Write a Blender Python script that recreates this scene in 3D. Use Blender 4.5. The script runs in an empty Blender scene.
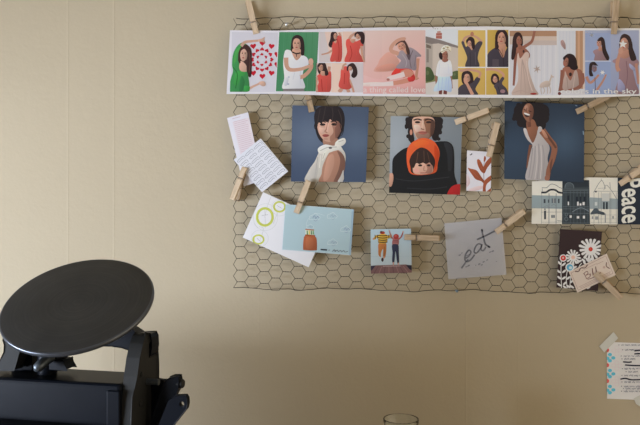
import bpy, bmesh, math, random
from mathutils import Vector, Matrix
from mathutils.geometry import tessellate_polygon
random.seed(7)
SC = bpy.context.scene
COL = SC.collection
FPX, CX, CY = 700.0, 320.0, 212.5      # lens in pixels of the 640x425 frame
CAMY, CAMZ = -1.4, 1.25                # the wall is the plane y = 0

# ------------------------------------------------------------------ colour + materials
def lin(c):
    c = c / 255.0
    return c / 12.92 if c <= .04045 else ((c + .055) / 1.055) ** 2.4
def L3(c): return tuple(lin(v) for v in c)

def new_mat(name):
    m = bpy.data.materials.new(name); m.use_nodes = True
    nt = m.node_tree; b = nt.nodes['Principled BSDF']
    return m, nt, b
def simple(name, rgb, rough=.6, metal=0, noise=0, scale=40, spec=.5, bump=0, bscale=200):
    m, nt, b = new_mat(name)
    b.inputs['Base Color'].default_value = (*rgb, 1); b.inputs['Roughness'].default_value = rough
    b.inputs['Metallic'].default_value = metal; b.inputs['Specular IOR Level'].default_value = spec
    tc = nt.nodes.new('ShaderNodeTexCoord')
    if noise:
        n = nt.nodes.new('ShaderNodeTexNoise'); n.inputs['Scale'].default_value = scale; n.inputs['Detail'].default_value = 6
        nt.links.new(tc.outputs['Object'], n.inputs['Vector'])
        r = nt.nodes.new('ShaderNodeMixRGB'); r.blend_type = 'MIX'
        r.inputs[1].default_value = (*[v * (1 - noise) for v in rgb], 1); r.inputs[2].default_value = (*[min(1, v * (1 + noise)) for v in rgb], 1)
        nt.links.new(n.outputs['Fac'], r.inputs[0]); nt.links.new(r.outputs[0], b.inputs['Base Color'])
    if bump:
        n2 = nt.nodes.new('ShaderNodeTexNoise'); n2.inputs['Scale'].default_value = bscale; n2.inputs['Detail'].default_value = 4
        nt.links.new(tc.outputs['Object'], n2.inputs['Vector'])
        bp = nt.nodes.new('ShaderNodeBump'); bp.inputs['Strength'].default_value = bump; bp.inputs['Distance'].default_value = .002
        nt.links.new(n2.outputs['Fac'], bp.inputs['Height']); nt.links.new(bp.outputs['Normal'], b.inputs['Normal'])
    return m
def printed(name, rough, spec):
    m, nt, b = new_mat(name)
    a = nt.nodes.new('ShaderNodeAttribute'); a.attribute_name = 'Ink'
    nt.links.new(a.outputs['Color'], b.inputs['Base Color'])
    b.inputs['Roughness'].default_value = rough; b.inputs['Specular IOR Level'].default_value = spec
    return m
M_PAPER = printed('printed_matte_paper', .7, .25)
M_GLOSS = printed('printed_photo_card', .55, .3)

# ------------------------------------------------------------------ scene helpers
def link(o, parent=None):
    COL.objects.link(o)
    if parent: o.parent = parent
    return o
def mesh_obj(name, verts, faces, mat, parent=None, loc=(0, 0, 0), smooth=False):
    me = bpy.data.meshes.new(name); me.from_pydata(verts, [], faces); me.update()
    if mat: me.materials.append(mat)
    if smooth:
        for p in me.polygons: p.use_smooth = True
    o = bpy.data.objects.new(name, me); o.location = loc
    return link(o, parent)
def bm_obj(name, bm, mat, parent=None, smooth=False, loc=(0, 0, 0)):
    bmesh.ops.recalc_face_normals(bm, faces=bm.faces)
    me = bpy.data.meshes.new(name); bm.to_mesh(me); bm.free()
    if mat: me.materials.append(mat)
    if smooth:
        for p in me.polygons: p.use_smooth = True
        try: me.set_sharp_from_angle(angle=math.radians(35))
        except Exception: pass
    o = bpy.data.objects.new(name, me); o.location = loc
    return link(o, parent)
def tag(o, label, cat, group=None):
    o['label'] = label; o['category'] = cat; o['kind'] = 'thing'
    if group: o['group'] = group
    return o
def empty(name, loc=(0, 0, 0), rz=0):
    o = bpy.data.objects.new(name, None); o.location = loc; o.rotation_euler = (0, 0, rz); o.empty_display_size = .02
    return link(o)
def struct(o): o['kind'] = 'structure'; return o

def bm_box(bm, lo, hi, bevel=0):
    r = bmesh.ops.create_cube(bm, size=1)
    vs = r['verts']
    for v in vs:
        v.co = Vector([lo[i] + (v.co[i] + .5) * (hi[i] - lo[i]) for i in range(3)])
    if bevel:
        es = list({e for v in vs for e in v.link_edges})
        bmesh.ops.bevel(bm, geom=es, offset=bevel, segments=3, affect='EDGES', profile=.5)
def bm_prism(bm, outer, holes=(), frame=None, t0=0., t1=.01, bevel=0):
    """outline (u,v) pairs, extruded from t0 to t1; frame maps (u,v,t) to xyz"""
    loops = [outer, *holes]
    pts = [p for l in loops for p in l]
    tris = tessellate_polygon([[Vector((p[0], p[1], 0)) for p in l] for l in loops])
    A = [bm.verts.new(frame(p[0], p[1], t0)) for p in pts]
    B = [bm.verts.new(frame(p[0], p[1], t1)) for p in pts]
    for t in tris:
        try:
            bm.faces.new([A[i] for i in t]); bm.faces.new([B[i] for i in reversed(t)])
        except ValueError: pass
    k = 0
    for l in loops:
        n = len(l)
        for i in range(n):
            a, b = k + i, k + (i + 1) % n
            try: bm.faces.new((A[a], A[b], B[b], B[a]))
            except ValueError: pass
        k += n
    bmesh.ops.dissolve_limit(bm, angle_limit=.01, verts=bm.verts, edges=bm.edges)
    if bevel:
        es = [e for e in bm.edges if len(e.link_faces) == 2 and e.calc_face_angle(0) > .6]
        try: bmesh.ops.bevel(bm, geom=es, offset=bevel, segments=2, affect='EDGES', profile=.5)
        except Exception: pass
def tube(verts, faces, path, r, n=6, closed=False):
    """append a tube along path to the lists"""
    base = len(verts); m = len(path); P = [Vector(p) for p in path]
    ref = None
    for i in range(m):
        t = (P[min(i + 1, m - 1)] - P[max(i - 1, 0)]).normalized() if not closed else (P[(i + 1) % m] - P[i - 1]).normalized()
        if ref is None:
            ref = t.orthogonal().normalized()
        ref = (ref - t * ref.dot(t)).normalized(); b = t.cross(ref)
        rr = r[i] if isinstance(r, (list, tuple)) else r
        for k in range(n):
            a = 2 * math.pi * k / n
            verts.append(tuple(P[i] + (ref * math.cos(a) + b * math.sin(a)) * rr))
    for i in range(m if closed else m - 1):
        j = (i + 1) % m
        for k in range(n):
            k2 = (k + 1) % n
            faces.append((base + i * n + k, base + i * n + k2, base + j * n + k2, base + j * n + k))
    if not closed:
        faces.append(tuple(base + k for k in reversed(range(n))))
        faces.append(tuple(base + (m - 1) * n + k for k in range(n)))
def lathe(bm, prof, n=64, M=None):
    rings = []
    for r, z in prof:
        ring = []
        for k in range(n):
            a = 2 * math.pi * k / n
            v = Vector((r * math.cos(a), r * math.sin(a), z))
            ring.append(bm.verts.new(M @ v if M else v))
        rings.append(ring)
    for i in range(len(rings) - 1):
        for k in range(n):
            bm.faces.new((rings[i][k], rings[i][(k + 1) % n], rings[i + 1][(k + 1) % n], rings[i + 1][k]))
    return rings

def wpt(px, py, d):
    """point on the plane d metres in front of the wall that a pixel of the photograph looks at"""
    D = -CAMY - d
    return Vector(((px - CX) / FPX * D, -d, CAMZ - (py - CY) / FPX * D))

# ------------------------------------------------------------------ printed artwork (flat ink polygons on a sheet)
def spline(pts, n=5):
    out = []; m = len(pts)
    for i in range(m):
        p0, p1, p2, p3 = pts[i - 1], pts[i], pts[(i + 1) % m], pts[(i + 2) % m]
        for k in range(n):
            t = k / n; t2 = t * t; t3 = t2 * t
            out.append(tuple(.5 * (2 * p1[j] + (p2[j] - p0[j]) * t + (2 * p0[j] - 5 * p1[j] + 4 * p2[j] - p3[j]) * t2 + (3 * p1[j] - p0[j] - 3 * p2[j] + p3[j]) * t3) for j in (0, 1)))
    return out
def open_spline(pts, n=5):
    if len(pts) < 3: return list(pts)
    q = [pts[0], *pts, pts[-1]]; out = []
    for i in range(1, len(q) - 2):
        p0, p1, p2, p3 = q[i - 1], q[i], q[i + 1], q[i + 2]
        for k in range(n):
            t = k / n; t2 = t * t; t3 = t2 * t
            out.append(tuple(.5 * (2 * p1[j] + (p2[j] - p0[j]) * t + (2 * p0[j] - 5 * p1[j] + 4 * p2[j] - p3[j]) * t2 + (3 * p1[j] - p0[j] - 3 * p2[j] + p3[j]) * t3) for j in (0, 1)))
    out.append(pts[-1]); return out
def area(p): return .5 * sum(p[i - 1][0] * p[i][1] - p[i][0] * p[i - 1][1] for i in range(len(p)))
def clip_poly(poly, conv):
    """Sutherland-Hodgman against a convex outline; vertices may carry extra values"""
    if area(conv) < 0: conv = conv[::-1]
    out = list(poly)
    for i in range(len(conv)):
        a, b = conv[i - 1], conv[i]
        src, out = out, []
        if not src: return []
        def side(p): return (b[0] - a[0]) * (p[1] - a[1]) - (b[1] - a[1]) * (p[0] - a[0])
        for j in range(len(src)):
            p, q = src[j - 1], src[j]; sp, sq = side(p), side(q)
            if (sp >= 0) != (sq >= 0):
                t = sp / (sp - sq); out.append(tuple(p[k] + (q[k] - p[k]) * t for k in range(len(p))))
            if sq >= 0: out.append(q)
    return out

SKIN = (196, 150, 128)
class Art:
    def __init__(s): s.polys = []; s.o = (0, 0, 1); s.clip = None; s.layer = 0; s.auto = False
    def frame(s, x0, y0, k): 
        s.o = (x0, y0, k); s.clip = None
        if s.auto: s.layer = 0
    def px(s, p): return (s.o[0] + p[0] / s.o[2], s.o[1] + p[1] / s.o[2])
    def window(s, pts):
        if s.auto: s.layer = 8
        s.clip = [s.px(p) for p in pts] if pts else None
    def rect(s, x0, y0, x1, y1): s.window([(x0, y0), (x1, y0), (x1, y1), (x0, y1)])
    def _add(s, pts, cols):
        q = [(*s.px(p), *L3(c)) for p, c in zip(pts, cols)]
        if s.clip: q = clip_poly(q, s.clip)
        if len(q) >= 3: s.polys.append((s.layer, q)); s.layer += 1
    def P(s, pts, col): s._add(pts, [col] * len(pts))
    def S(s, pts, col, n=5, g=.13): s.shade(spline(pts, n), col, g)
    def shade(s, p, col, g):
        """the photographs are printed with soft tone: a gentle linear ramp within each shape"""
        x0, x1 = min(q[0] for q in p), max(q[0] for q in p); y0, y1 = min(q[1] for q in p), max(q[1] for q in p)
        cols = []
        for q in p:
            k = 1 + g * (1 - (q[0] - x0) / (x1 - x0 + 1e-6) - (q[1] - y0) / (y1 - y0 + 1e-6))
            cols.append(tuple(max(0, min(250, v * k)) for v in col))
        s._add(p, cols)
    def E(s, cx, cy, rx, ry, col, rot=0, n=20):
        c, si = math.cos(math.radians(rot)), math.sin(math.radians(rot))
        s.P([(cx + rx * math.cos(a) * c - ry * math.sin(a) * si, cy + rx * math.cos(a) * si + ry * math.sin(a) * c) for a in [2 * math.pi * k / n for k in range(n)]], col)
    def L(s, pts, w, col, w2=None, cap=True):
        p = open_spline(pts); m = len(p); l, r = [], []
        for i in range(m):
            a, b = p[max(i - 1, 0)], p[min(i + 1, m - 1)]
            dx, dy = b[0] - a[0], b[1] - a[1]; h = math.hypot(dx, dy) or 1
            ww = .5 * (w + ((w2 if w2 is not None else w) - w) * i / max(1, m - 1))
            l.append((p[i][0] - dy / h * ww, p[i][1] + dx / h * ww)); r.append((p[i][0] + dy / h * ww, p[i][1] - dx / h * ww))
        s0 = s.layer                      # quads so that loops never make a bad polygon; one layer for all
        for i in range(m - 1):
            s.layer = s0; s._add([l[i], l[i + 1], r[i + 1], r[i]], [col] * 4)
        s.layer = s0 + 1
    def R(s, cx, cy, rx, ry, w, col, n=28, wob=0):
        pts = [(cx + rx * math.cos(2 * math.pi * k / n) * (1 + wob * math.sin(3 * k)), cy + ry * math.sin(2 * math.pi * k / n)) for k in range(n)]
        s.L(pts + [pts[0]], w, col)
    def G(s, quad, c4, n=6, mid=()):
        """quad TL TR BR BL with a colour at each corner (a printed backdrop)"""
        a, b, c, d = quad; s0 = s.layer
        def bl(u, v, q): return tuple((q[0][k] * (1 - u) + q[1][k] * u) * (1 - v) + (q[3][k] * (1 - u) + q[2][k] * u) * v for k in range(len(q[0])))
        def soft(u, v):
            c = bl(u, v, c4)
            for mu, mv, r, mc in mid:
                w = math.exp(-((u - mu) ** 2 + (v - mv) ** 2) / (r * r)); c = tuple(c[k] * (1 - w) + mc[k] * w for k in range(3))
            return c
        for i in range(n):
            for j in range(n):
                uv = [(i / n, j / n), ((i + 1) / n, j / n), ((i + 1) / n, (j + 1) / n), (i / n, (j + 1) / n)]
                s.layer = s0; s._add([bl(u, v, quad) for u, v in uv], [soft(u, v) for u, v in uv])
        s.layer = s0 + 1
    def T(s, text, x, y, width, height, col, rot=0, shear=0, bold=0):
        """lettering: text box's left baseline point, full width, cap height; rot clockwise in degrees"""
        cu = bpy.data.curves.new('lettering', 'FONT'); cu.body = text; cu.shear = shear; cu.offset = bold; cu.resolution_u = 3
        ob = bpy.data.objects.new('lettering', cu); COL.objects.link(ob)
        bpy.context.view_layer.update()
        me = ob.to_mesh(); vs = [v.co.copy() for v in me.vertices]; fs = [list(p.vertices) for p in me.polygons]
        ob.to_mesh_clear(); bpy.data.objects.remove(ob); bpy.data.curves.remove(cu)
        x0, x1 = min(v.x for v in vs), max(v.x for v in vs); k = width / (x1 - x0); ky = height / .7
        c, si = math.cos(math.radians(rot)), math.sin(math.radians(rot)); s0 = s.layer
        for f in fs:
            pts = []
            for i in f:
                u, v = (vs[i].x - x0) * k, -vs[i].y * ky
                pts.append((x + u * c - v * si, y + u * si + v * c))
            s.layer = s0; s.P(pts, col)
        s.layer = s0 + 1

INK = 1.0e-5            # how far one ink layer lies over the last
ALB = .82               # reflectance of the whitest paper
def sheet(name, art, outline, dist, mat, white, thick=.0005, tilt=(0, 0), parent=None, base=(225, 222, 226), fold=None, edge=None):
    """outline in photo pixels (convex), dist metres from the wall, white = how bright plain paper reads there (photo sRGB), tilt metres per px"""
    cx = sum(p[0] for p in outline) / len(outline); cy = sum(p[1] for p in outline) / len(outline)
    def dfun(x, y):                       # 1/depth stays linear over the sheet, so a tilted sheet is truly flat
        e = tilt[0] * (x - cx) + tilt[1] * (y - cy) + (fold(x, y) if fold else 0)
        D0 = -CAMY - dist
        return -CAMY - D0 / (1 + e / D0)
    o = wpt(cx, cy, dfun(cx, cy))
    wl = white if callable(white) else (lambda x: white)
    verts, faces, cols = [], [], []
    def put(x, y, dd): verts.append(tuple(wpt(x, y, dfun(x, y) + dd) - o)); return len(verts) - 1
    def ink(rgb, x):
        w = lin(wl(x)); return tuple(max(.004, min(.88, c / w * ALB)) for c in rgb)
    n = len(outline); bc = L3(base)
    F = [put(*p, 0) for p in outline]; B = [put(*p, -thick) for p in outline]
    cw = area(outline) > 0
    faces.append(F[::-1] if cw else F); cols.append([ink(bc, cx)] * n)
    faces.append(B if cw else B[::-1]); cols.append([ink(L3(edge) if edge else bc, cx)] * n)
    for i in range(n):
        j = (i + 1) % n; faces.append((F[i], F[j], B[j], B[i]) if cw else (F[j], F[i], B[i], B[j])); cols.append([ink(L3(edge) if edge else bc, cx)] * 4)
    l0 = min([l for l, _ in art.polys], default=0)
    for lay, q in art.polys:
        q = clip_poly(q, outline)
        if len(q) < 3 or abs(area(q)) < 1e-4: continue
        if area(q) > 0: q = q[::-1]
        idx = [put(p[0], p[1], INK * (lay - l0 + 1)) for p in q]
        cc = [ink(p[2:], cx) for p in q]
        for t in ([range(len(q))] if len(q) < 4 else tessellate_polygon([[Vector((p[0], p[1], 0)) for p in q]])):
            t = list(t)
            a = area([q[k] for k in t])
            if abs(a) < 1e-7: continue
            if a > 0: t = t[::-1]
            faces.append([idx[k] for k in t]); cols.append([cc[k] for k in t])
    me = bpy.data.meshes.new(name); me.from_pydata(verts, [], faces); me.materials.append(mat)
    at = me.color_attributes.new('Ink', 'FLOAT_COLOR', 'CORNER')
    flat = []
    for p, c in zip(me.polygons, cols):
        for v in c: flat += [*v, 1.0]
    at.data.foreach_set('color', flat)
    ob = bpy.data.objects.new(name, me); ob.location = o - parent.location if parent else o
    return link(ob, parent)
# ------------------------------------------------------------------ the artwork of each print
RED = (204, 84, 76); HAIR = (58, 40, 40); WHITE = (222, 222, 228)
def heart(A, cx, cy, r, col, rot=0):
    pts = []
    for k in range(18):
        t = 2 * math.pi * k / 18
        x = 16 * math.sin(t) ** 3 / 16; y = -(13 * math.cos(t) - 5 * math.cos(2 * t) - 2 * math.cos(3 * t) - math.cos(4 * t)) / 16
        c, s = math.cos(rot), math.sin(rot)
        pts.append((cx + r * (x * c - y * s), cy + r * (x * s + y * c)))
    A.P(pts, col)
def star(A, cx, cy, r, col, n=6, inner=.4, rot=0):
    A.P([(cx + (r if k % 2 == 0 else r * inner) * math.cos(rot + math.pi * k / n), cy + (r if k % 2 == 0 else r * inner) * math.sin(rot + math.pi * k / n)) for k in range(2 * n)], col)
def face(A, cx, cy, rx, ry, skin=SKIN, rot=0, turn=0):
    dk = tuple(int(v * .82) for v in skin); ft = (60, 40, 38)
    A.S([(cx + rx * math.cos(t) * math.cos(math.radians(rot)) - ry * math.sin(t) * math.sin(math.radians(rot)), cy + rx * math.cos(t) * math.sin(math.radians(rot)) + ry * math.sin(t) * math.cos(math.radians(rot))) for t in [k * math.pi / 5 for k in range(10)]], skin, 3, .12)
    c, s = math.cos(math.radians(rot)), math.sin(math.radians(rot))
    def q(u, v): u += turn * .3; return (cx + u * rx * c - v * ry * s, cy + u * rx * s + v * ry * c)
    A.E(*q(.78 - turn * .3, .15), rx * .25, ry * .6, dk, rot)
    for u in (-.4, .4):
        A.E(*q(u, -.1), rx * .2, ry * .07, ft, rot, 8); A.L([q(u - .22, -.27), q(u + .22, -.28)], ry * .06, (90, 62, 55))
    A.L([q(0, -.05), q(.06, .22), q(-.06, .26)], rx * .12, dk)
    A.E(*q(0, .5), rx * .32, ry * .09, (165, 75, 72), rot, 10)

def art_strip():
    A = Art(); A.auto = True
    # 1 woman in green beside a ring of paper hearts
    A.frame(225, 25, 5.67); A.P([(40, 40), (302, 44), (284, 380), (30, 378)], (208, 206, 214))
    A.window([(36, 38), (302, 42), (286, 380), (28, 379)])
    for k in range(10):
        a = -math.pi / 2 + 2 * math.pi * k / 10
        x, y = 212 + 88 * math.cos(a), 196 + 94 * math.sin(a); heart(A, x, y, 17, (190, 28, 48), .25 * math.cos(a))
    for k in range(12):
        a = -math.pi / 2 + 2 * math.pi * k / 12; heart(A, 210 + 55 * math.cos(a), 196 + 59 * math.sin(a), 12, (192, 32, 52), a - math.pi / 2)
    for k in range(6):
        a = -math.pi / 2 + 2 * math.pi * k / 6; heart(A, 209 + 27 * math.cos(a), 196 + 30 * math.sin(a), 9, (192, 32, 52), a - math.pi / 2)
    A.S([(92, 118), (105, 105), (130, 115), (150, 145), (152, 215), (148, 290), (128, 290), (95, 262), (72, 215), (76, 160)], (70, 46, 44))
    A.S([(70, 118), (102, 98), (118, 112), (95, 135), (80, 165), (74, 200), (92, 235), (122, 255), (133, 300), (138, 345), (130, 378), (25, 378), (32, 310), (45, 262), (40, 225), (46, 165)], (64, 142, 80))
    A.S([(60, 150), (95, 118), (100, 128), (72, 160), (62, 205), (50, 215)], (78, 160, 80)); A.S([(60, 270), (92, 262), (118, 275), (90, 300), (70, 340), (48, 330)], (62, 150, 72))
    A.S([(92, 290), (112, 320), (98, 374), (80, 374)], (48, 118, 66)); A.L([(46, 240), (70, 280), (60, 360)], 5, (34, 112, 52))
    A.S([(90, 205), (118, 225), (125, 262), (92, 262), (80, 240)], (205, 165, 145))
    face(A, 106, 166, 20, 40, (206, 165, 145), 6)
    A.S([(88, 130), (108, 112), (135, 122), (150, 160), (152, 230), (147, 292), (128, 275), (122, 240), (131, 200), (127, 160), (110, 136), (90, 150), (84, 190), (88, 215), (76, 205), (76, 160)], (66, 42, 40))
    A.L([(136, 150), (142, 210), (137, 270)], 5, (92, 62, 55))
    A.L([(92, 120), (112, 98), (150, 92), (195, 88)], 18, (200, 160, 140), 12); A.S([(188, 82), (205, 78), (225, 68), (222, 84), (226, 100), (208, 95), (190, 94)], (206, 168, 148))
    A.L([(128, 365), (160, 348), (195, 332)], 15, (205, 165, 145), 10); A.S([(190, 326), (215, 318), (230, 330), (226, 346), (205, 344)], (206, 168, 148)); A.S([(110, 345), (140, 350), (135, 372), (112, 378)], (60, 150, 72))
    # 2 woman in a white T shirt on green
    A.frame(225, 25, 5.67); q = [(308, 40), (532, 40), (514, 376), (288, 376)]; A.window(q)
    A.G(q, [(72, 140, 96), (88, 148, 108), (68, 126, 88), (70, 136, 94)])
    for k in range(14): A.L([(300 + 18 * k, 36), (285 + 18 * k, 380)], 2, (70, 130, 92) if k % 2 else (86, 146, 108))
    A.S([(385, 68), (412, 56), (440, 72), (450, 115), (447, 172), (420, 182), (395, 178), (374, 158), (376, 100)], (54, 40, 40))
    A.S([(336, 160), (350, 140), (382, 152), (402, 195), (430, 172), (462, 182), (474, 210), (468, 240), (446, 255), (440, 300), (448, 362), (330, 364), (336, 300), (330, 220)], (224, 226, 232))
    A.S([(384, 135), (425, 135), (432, 172), (404, 200), (380, 160)], (200, 155, 132)); face(A, 406, 108, 22, 37, (204, 160, 138))
    A.S([(384, 75), (410, 58), (440, 78), (448, 130), (442, 172), (430, 165), (432, 120), (424, 84), (400, 76), (386, 95), (382, 140), (374, 150), (376, 100)], (54, 40, 40))
    A.L([(380, 152), (404, 162), (428, 158)], 7, (50, 36, 36)); A.L([(404, 162), (406, 180)], 4, (50, 36, 36))
    A.L([(346, 185), (350, 232), (372, 254), (430, 250), (470, 236), (494, 232)], 26, (200, 156, 134), 14); A.L([(424, 296), (446, 290), (476, 262), (492, 232), (480, 205)], 24, (196, 150, 128), 16)
    A.E(487, 208, 14, 20, (206, 165, 145)); A.S([(338, 300), (360, 300), (352, 340), (336, 340)], (206, 208, 216)); A.L([(430, 260), (425, 300), (432, 350)], 4, (200, 202, 212)); A.L([(395, 270), (385, 310)], 4, (204, 206, 214)); A.E(358, 335, 6, 5, (170, 176, 196)); A.E(362, 295, 5, 4, (176, 182, 200))
    A.P([(330, 362), (448, 360), (450, 376), (330, 376)], (128, 122, 122))
    # 3 four poses in red
    A.frame(315, 28, 6.24); A.rect(26, 24, 170, 212); A.P([(26, 24), (170, 24), (170, 212), (26, 212)], (208, 198, 198))
    A.P([(60, 24), (170, 24), (170, 212), (100, 212)], (226, 200, 186))
    A.S([(100, 32), (120, 22), (138, 35), (140, 75), (120, 110), (98, 122), (84, 105), (95, 70)], HAIR); face(A, 127, 52, 11, 20)
    A.S([(106, 92), (130, 82), (140, 55), (152, 42), (166, 60), (164, 205), (96, 208), (106, 150)], RED); A.S([(118, 84), (136, 78), (128, 96)], SKIN); A.L([(150, 30), (160, 50)], 12, SKIN)
    A.S([(100, 38), (112, 30), (112, 70), (108, 105), (92, 118), (86, 100), (96, 70)], HAIR); A.L([(106, 140), (80, 156), (40, 166)], 13, SKIN, 8); A.L([(120, 206), (122, 214)], 18, SKIN); A.L([(140, 70), (150, 130), (146, 200)], 4, (170, 46, 46))
    A.rect(172, 22, 312, 213); A.P([(172, 22), (312, 22), (312, 213), (172, 213)], (216, 196, 188)); A.P([(172, 22), (230, 22), (200, 213), (172, 213)], (226, 196, 180))
    A.L([(212, 82), (224, 52), (262, 28)], 20, SKIN, 14); A.S([(200, 70), (232, 70), (256, 84), (288, 72), (302, 108), (286, 122), (276, 150), (300, 214), (188, 214), (200, 150), (192, 100)], RED)
    A.S([(218, 70), (252, 70), (242, 92), (228, 90)], SKIN); face(A, 268, 52, 15, 19, SKIN, -20); A.S([(248, 34), (280, 18), (306, 34), (310, 70), (302, 102), (284, 86), (284, 55), (262, 36), (250, 60)], HAIR); A.L([(290, 112), (294, 165), (308, 214)], 15, SKIN, 10); A.L([(220, 110), (230, 160), (215, 205)], 4, (172, 48, 46)); A.L([(262, 110), (258, 170)], 4, (210, 82, 74))
    A.rect(6, 218, 103, 400); A.P([(6, 218), (103, 218), (103, 400), (6, 400)], (222, 202, 190))
    A.E(42, 252, 28, 42, HAIR); A.L([(84, 290), (90, 240)], 18, SKIN); A.S([(12, 302), (36, 284), (56, 296), (74, 286), (98, 270), (102, 330), (90, 400), (8, 400), (22, 340)], RED); A.S([(36, 270), (58, 270), (70, 290), (52, 298), (36, 290)], SKIN); face(A, 36, 246, 14, 22); A.S([(14, 236), (30, 216), (62, 218), (74, 250), (84, 288), (64, 296), (58, 250), (40, 228), (22, 244)], HAIR); A.L([(14, 305), (10, 350), (14, 398)], 11, SKIN); A.L([(40, 320), (46, 395)], 4, (172, 46, 46)); A.L([(70, 320), (72, 390)], 3, (210, 80, 72))
    A.rect(104, 218, 300, 402); A.P([(104, 218), (300, 218), (300, 402), (104, 402)], (206, 196, 198)); A.P([(104, 218), (190, 218), (150, 402), (104, 402)], (226, 200, 184))
    A.L([(168, 378), (150, 400)], 24, SKIN); A.L([(200, 372), (212, 402)], 22, SKIN); A.L([(214, 320), (232, 366), (242, 402)], 13, SKIN); A.S([(162, 262), (180, 240), (205, 244), (218, 290), (216, 335), (228, 372), (192, 384), (148, 366), (158, 310)], RED); A.L([(172, 262), (176, 236), (196, 222)], 12, SKIN); face(A, 222, 250, 13, 17, SKIN, 30); A.S([(204, 234), (236, 218), (260, 248), (264, 290), (244, 312), (226, 298), (236, 268), (228, 244), (212, 240), (206, 268), (198, 260)], HAIR); A.L([(185, 280), (182, 350)], 4, (170, 46, 46)); A.L([(202, 290), (204, 350)], 3, (212, 84, 74))
    # 4 pink page with a seated woman
    A.frame(360, 28, 6.25); q = [(20, 16), (408, 14), (410, 412), (20, 410)]; A.window(q)
    A.G(q, [(222, 198, 190), (220, 188, 180), (222, 162, 158), (224, 174, 168)]); A.S([(12, 300), (120, 320), (420, 315), (420, 430), (12, 430)], (222, 168, 164)); A.S([(10, 345), (120, 338), (230, 350), (200, 362), (60, 366), (10, 360)], (234, 200, 194))
    A.S([(128, 190), (180, 150), (232, 185), (250, 240), (205, 268), (90, 272), (112, 225)], (214, 160, 146)); A.S([(120, 240), (195, 222), (240, 245), (190, 266), (104, 266)], (206, 146, 130))
    A.L([(362, 190), (358, 250), (350, 318)], 22, (190, 138, 118), 16); A.S([(340, 310), (370, 312), (350, 326)], (190, 138, 118))
    A.S([(195, 292), (225, 252), (260, 246), (300, 252), (330, 270), (345, 318), (320, 335), (290, 300), (230, 290)], (204, 62, 56))
    A.S([(236, 158), (262, 138), (300, 122), (330, 128), (370, 158), (382, 178), (352, 188), (350, 262), (300, 254), (225, 250), (256, 205), (232, 182)], (150, 138, 146)); A.S([(285, 150), (305, 130), (315, 175), (305, 200)], (100, 84, 92)); A.L([(330, 140), (312, 195), (320, 250)], 5, (112, 98, 106)); A.L([(262, 160), (290, 205), (285, 245)], 4, (176, 166, 172)); A.L([(350, 170), (340, 240)], 4, (122, 110, 118))
    A.S([(268, 130), (290, 120), (300, 150), (290, 165), (272, 145)], SKIN); face(A, 258, 114, 23, 28, (205, 150, 128), -25); A.S([(232, 84), (258, 62), (282, 80), (300, 112), (312, 150), (300, 168), (288, 140), (282, 105), (262, 88), (236, 100), (222, 112)], (84, 60, 56))
    A.L([(242, 162), (196, 142), (200, 112), (232, 80), (268, 66)], 26, (206, 156, 136), 20); A.E(270, 68, 18, 11, (206, 158, 138), -10)
    A.L([(262, 292), (300, 280), (322, 300)], 50, (204, 140, 120), 44); A.L([(318, 322), (262, 336), (206, 346)], 30, (204, 142, 122), 26); A.L([(278, 288), (230, 302), (172, 318)], 34, (228, 206, 204), 22); A.L([(208, 346), (130, 352), (62, 356)], 30, (230, 210, 208), 14); A.E(176, 322, 10, 8, (170, 110, 100)); A.S([(298, 310), (336, 310), (330, 332), (305, 334)], (200, 60, 60))
    A.T('a thing called love', 22, 402, 386, 36, (232, 206, 204), bold=.012)
    # 5 girl in front of a house
    A.frame(424, 28, 6.25); A.rect(10, 8, 213, 416); A.P([(10, 8), (213, 8), (213, 416), (10, 416)], (214, 218, 226)); A.P([(46, 86), (213, 112), (213, 300), (46, 310)], (198, 186, 174)); A.P([(10, 70), (54, 92), (52, 310), (10, 310)], (176, 166, 156)); A.P([(10, 52), (100, 74), (213, 112), (213, 126), (90, 96), (46, 100), (10, 92)], (134, 124, 120)); A.P([(14, 100), (44, 112), (44, 130), (14, 122)], (120, 108, 98)); A.P([(76, 32), (112, 30), (112, 68), (74, 66)], (172, 104, 92)); A.P([(82, 20), (104, 18), (104, 32), (82, 34)], (190, 150, 140)); A.P([(74, 46), (112, 45), (112, 49), (74, 50)], (196, 160, 150))
    A.P([(16, 130), (30, 134), (30, 215), (16, 215)], (140, 130, 124)); A.P([(10, 300), (213, 285), (213, 330), (10, 345)], (124, 130, 84)); A.S([(8, 252), (38, 248), (62, 290), (56, 325), (8, 330)], (74, 90, 58)); A.S([(172, 282), (196, 268), (216, 272), (216, 318), (176, 316)], (84, 98, 64)); A.P([(10, 345), (90, 330), (213, 320), (213, 416), (10, 416)], (206, 200, 194)); A.E(22, 280, 10, 14, (100, 112, 78)); A.E(190, 290, 8, 8, (104, 114, 80))
    A.L([(82, 270), (76, 310), (80, 356)], 15, (150, 105, 90), 12); A.L([(166, 290), (170, 330), (174, 378)], 15, (150, 105, 90), 11); A.L([(104, 385), (102, 414)], 20, (112, 62, 58)); A.L([(134, 385), (132, 414)], 22, (112, 62, 58))
    A.S([(94, 298), (160, 298), (172, 396), (120, 388), (60, 394), (84, 330)], (186, 206, 234)); 
    for x in (90, 112, 136, 152): A.L([(x + 4, 310), (x - 2, 385)], 3, (164, 186, 220))
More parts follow.
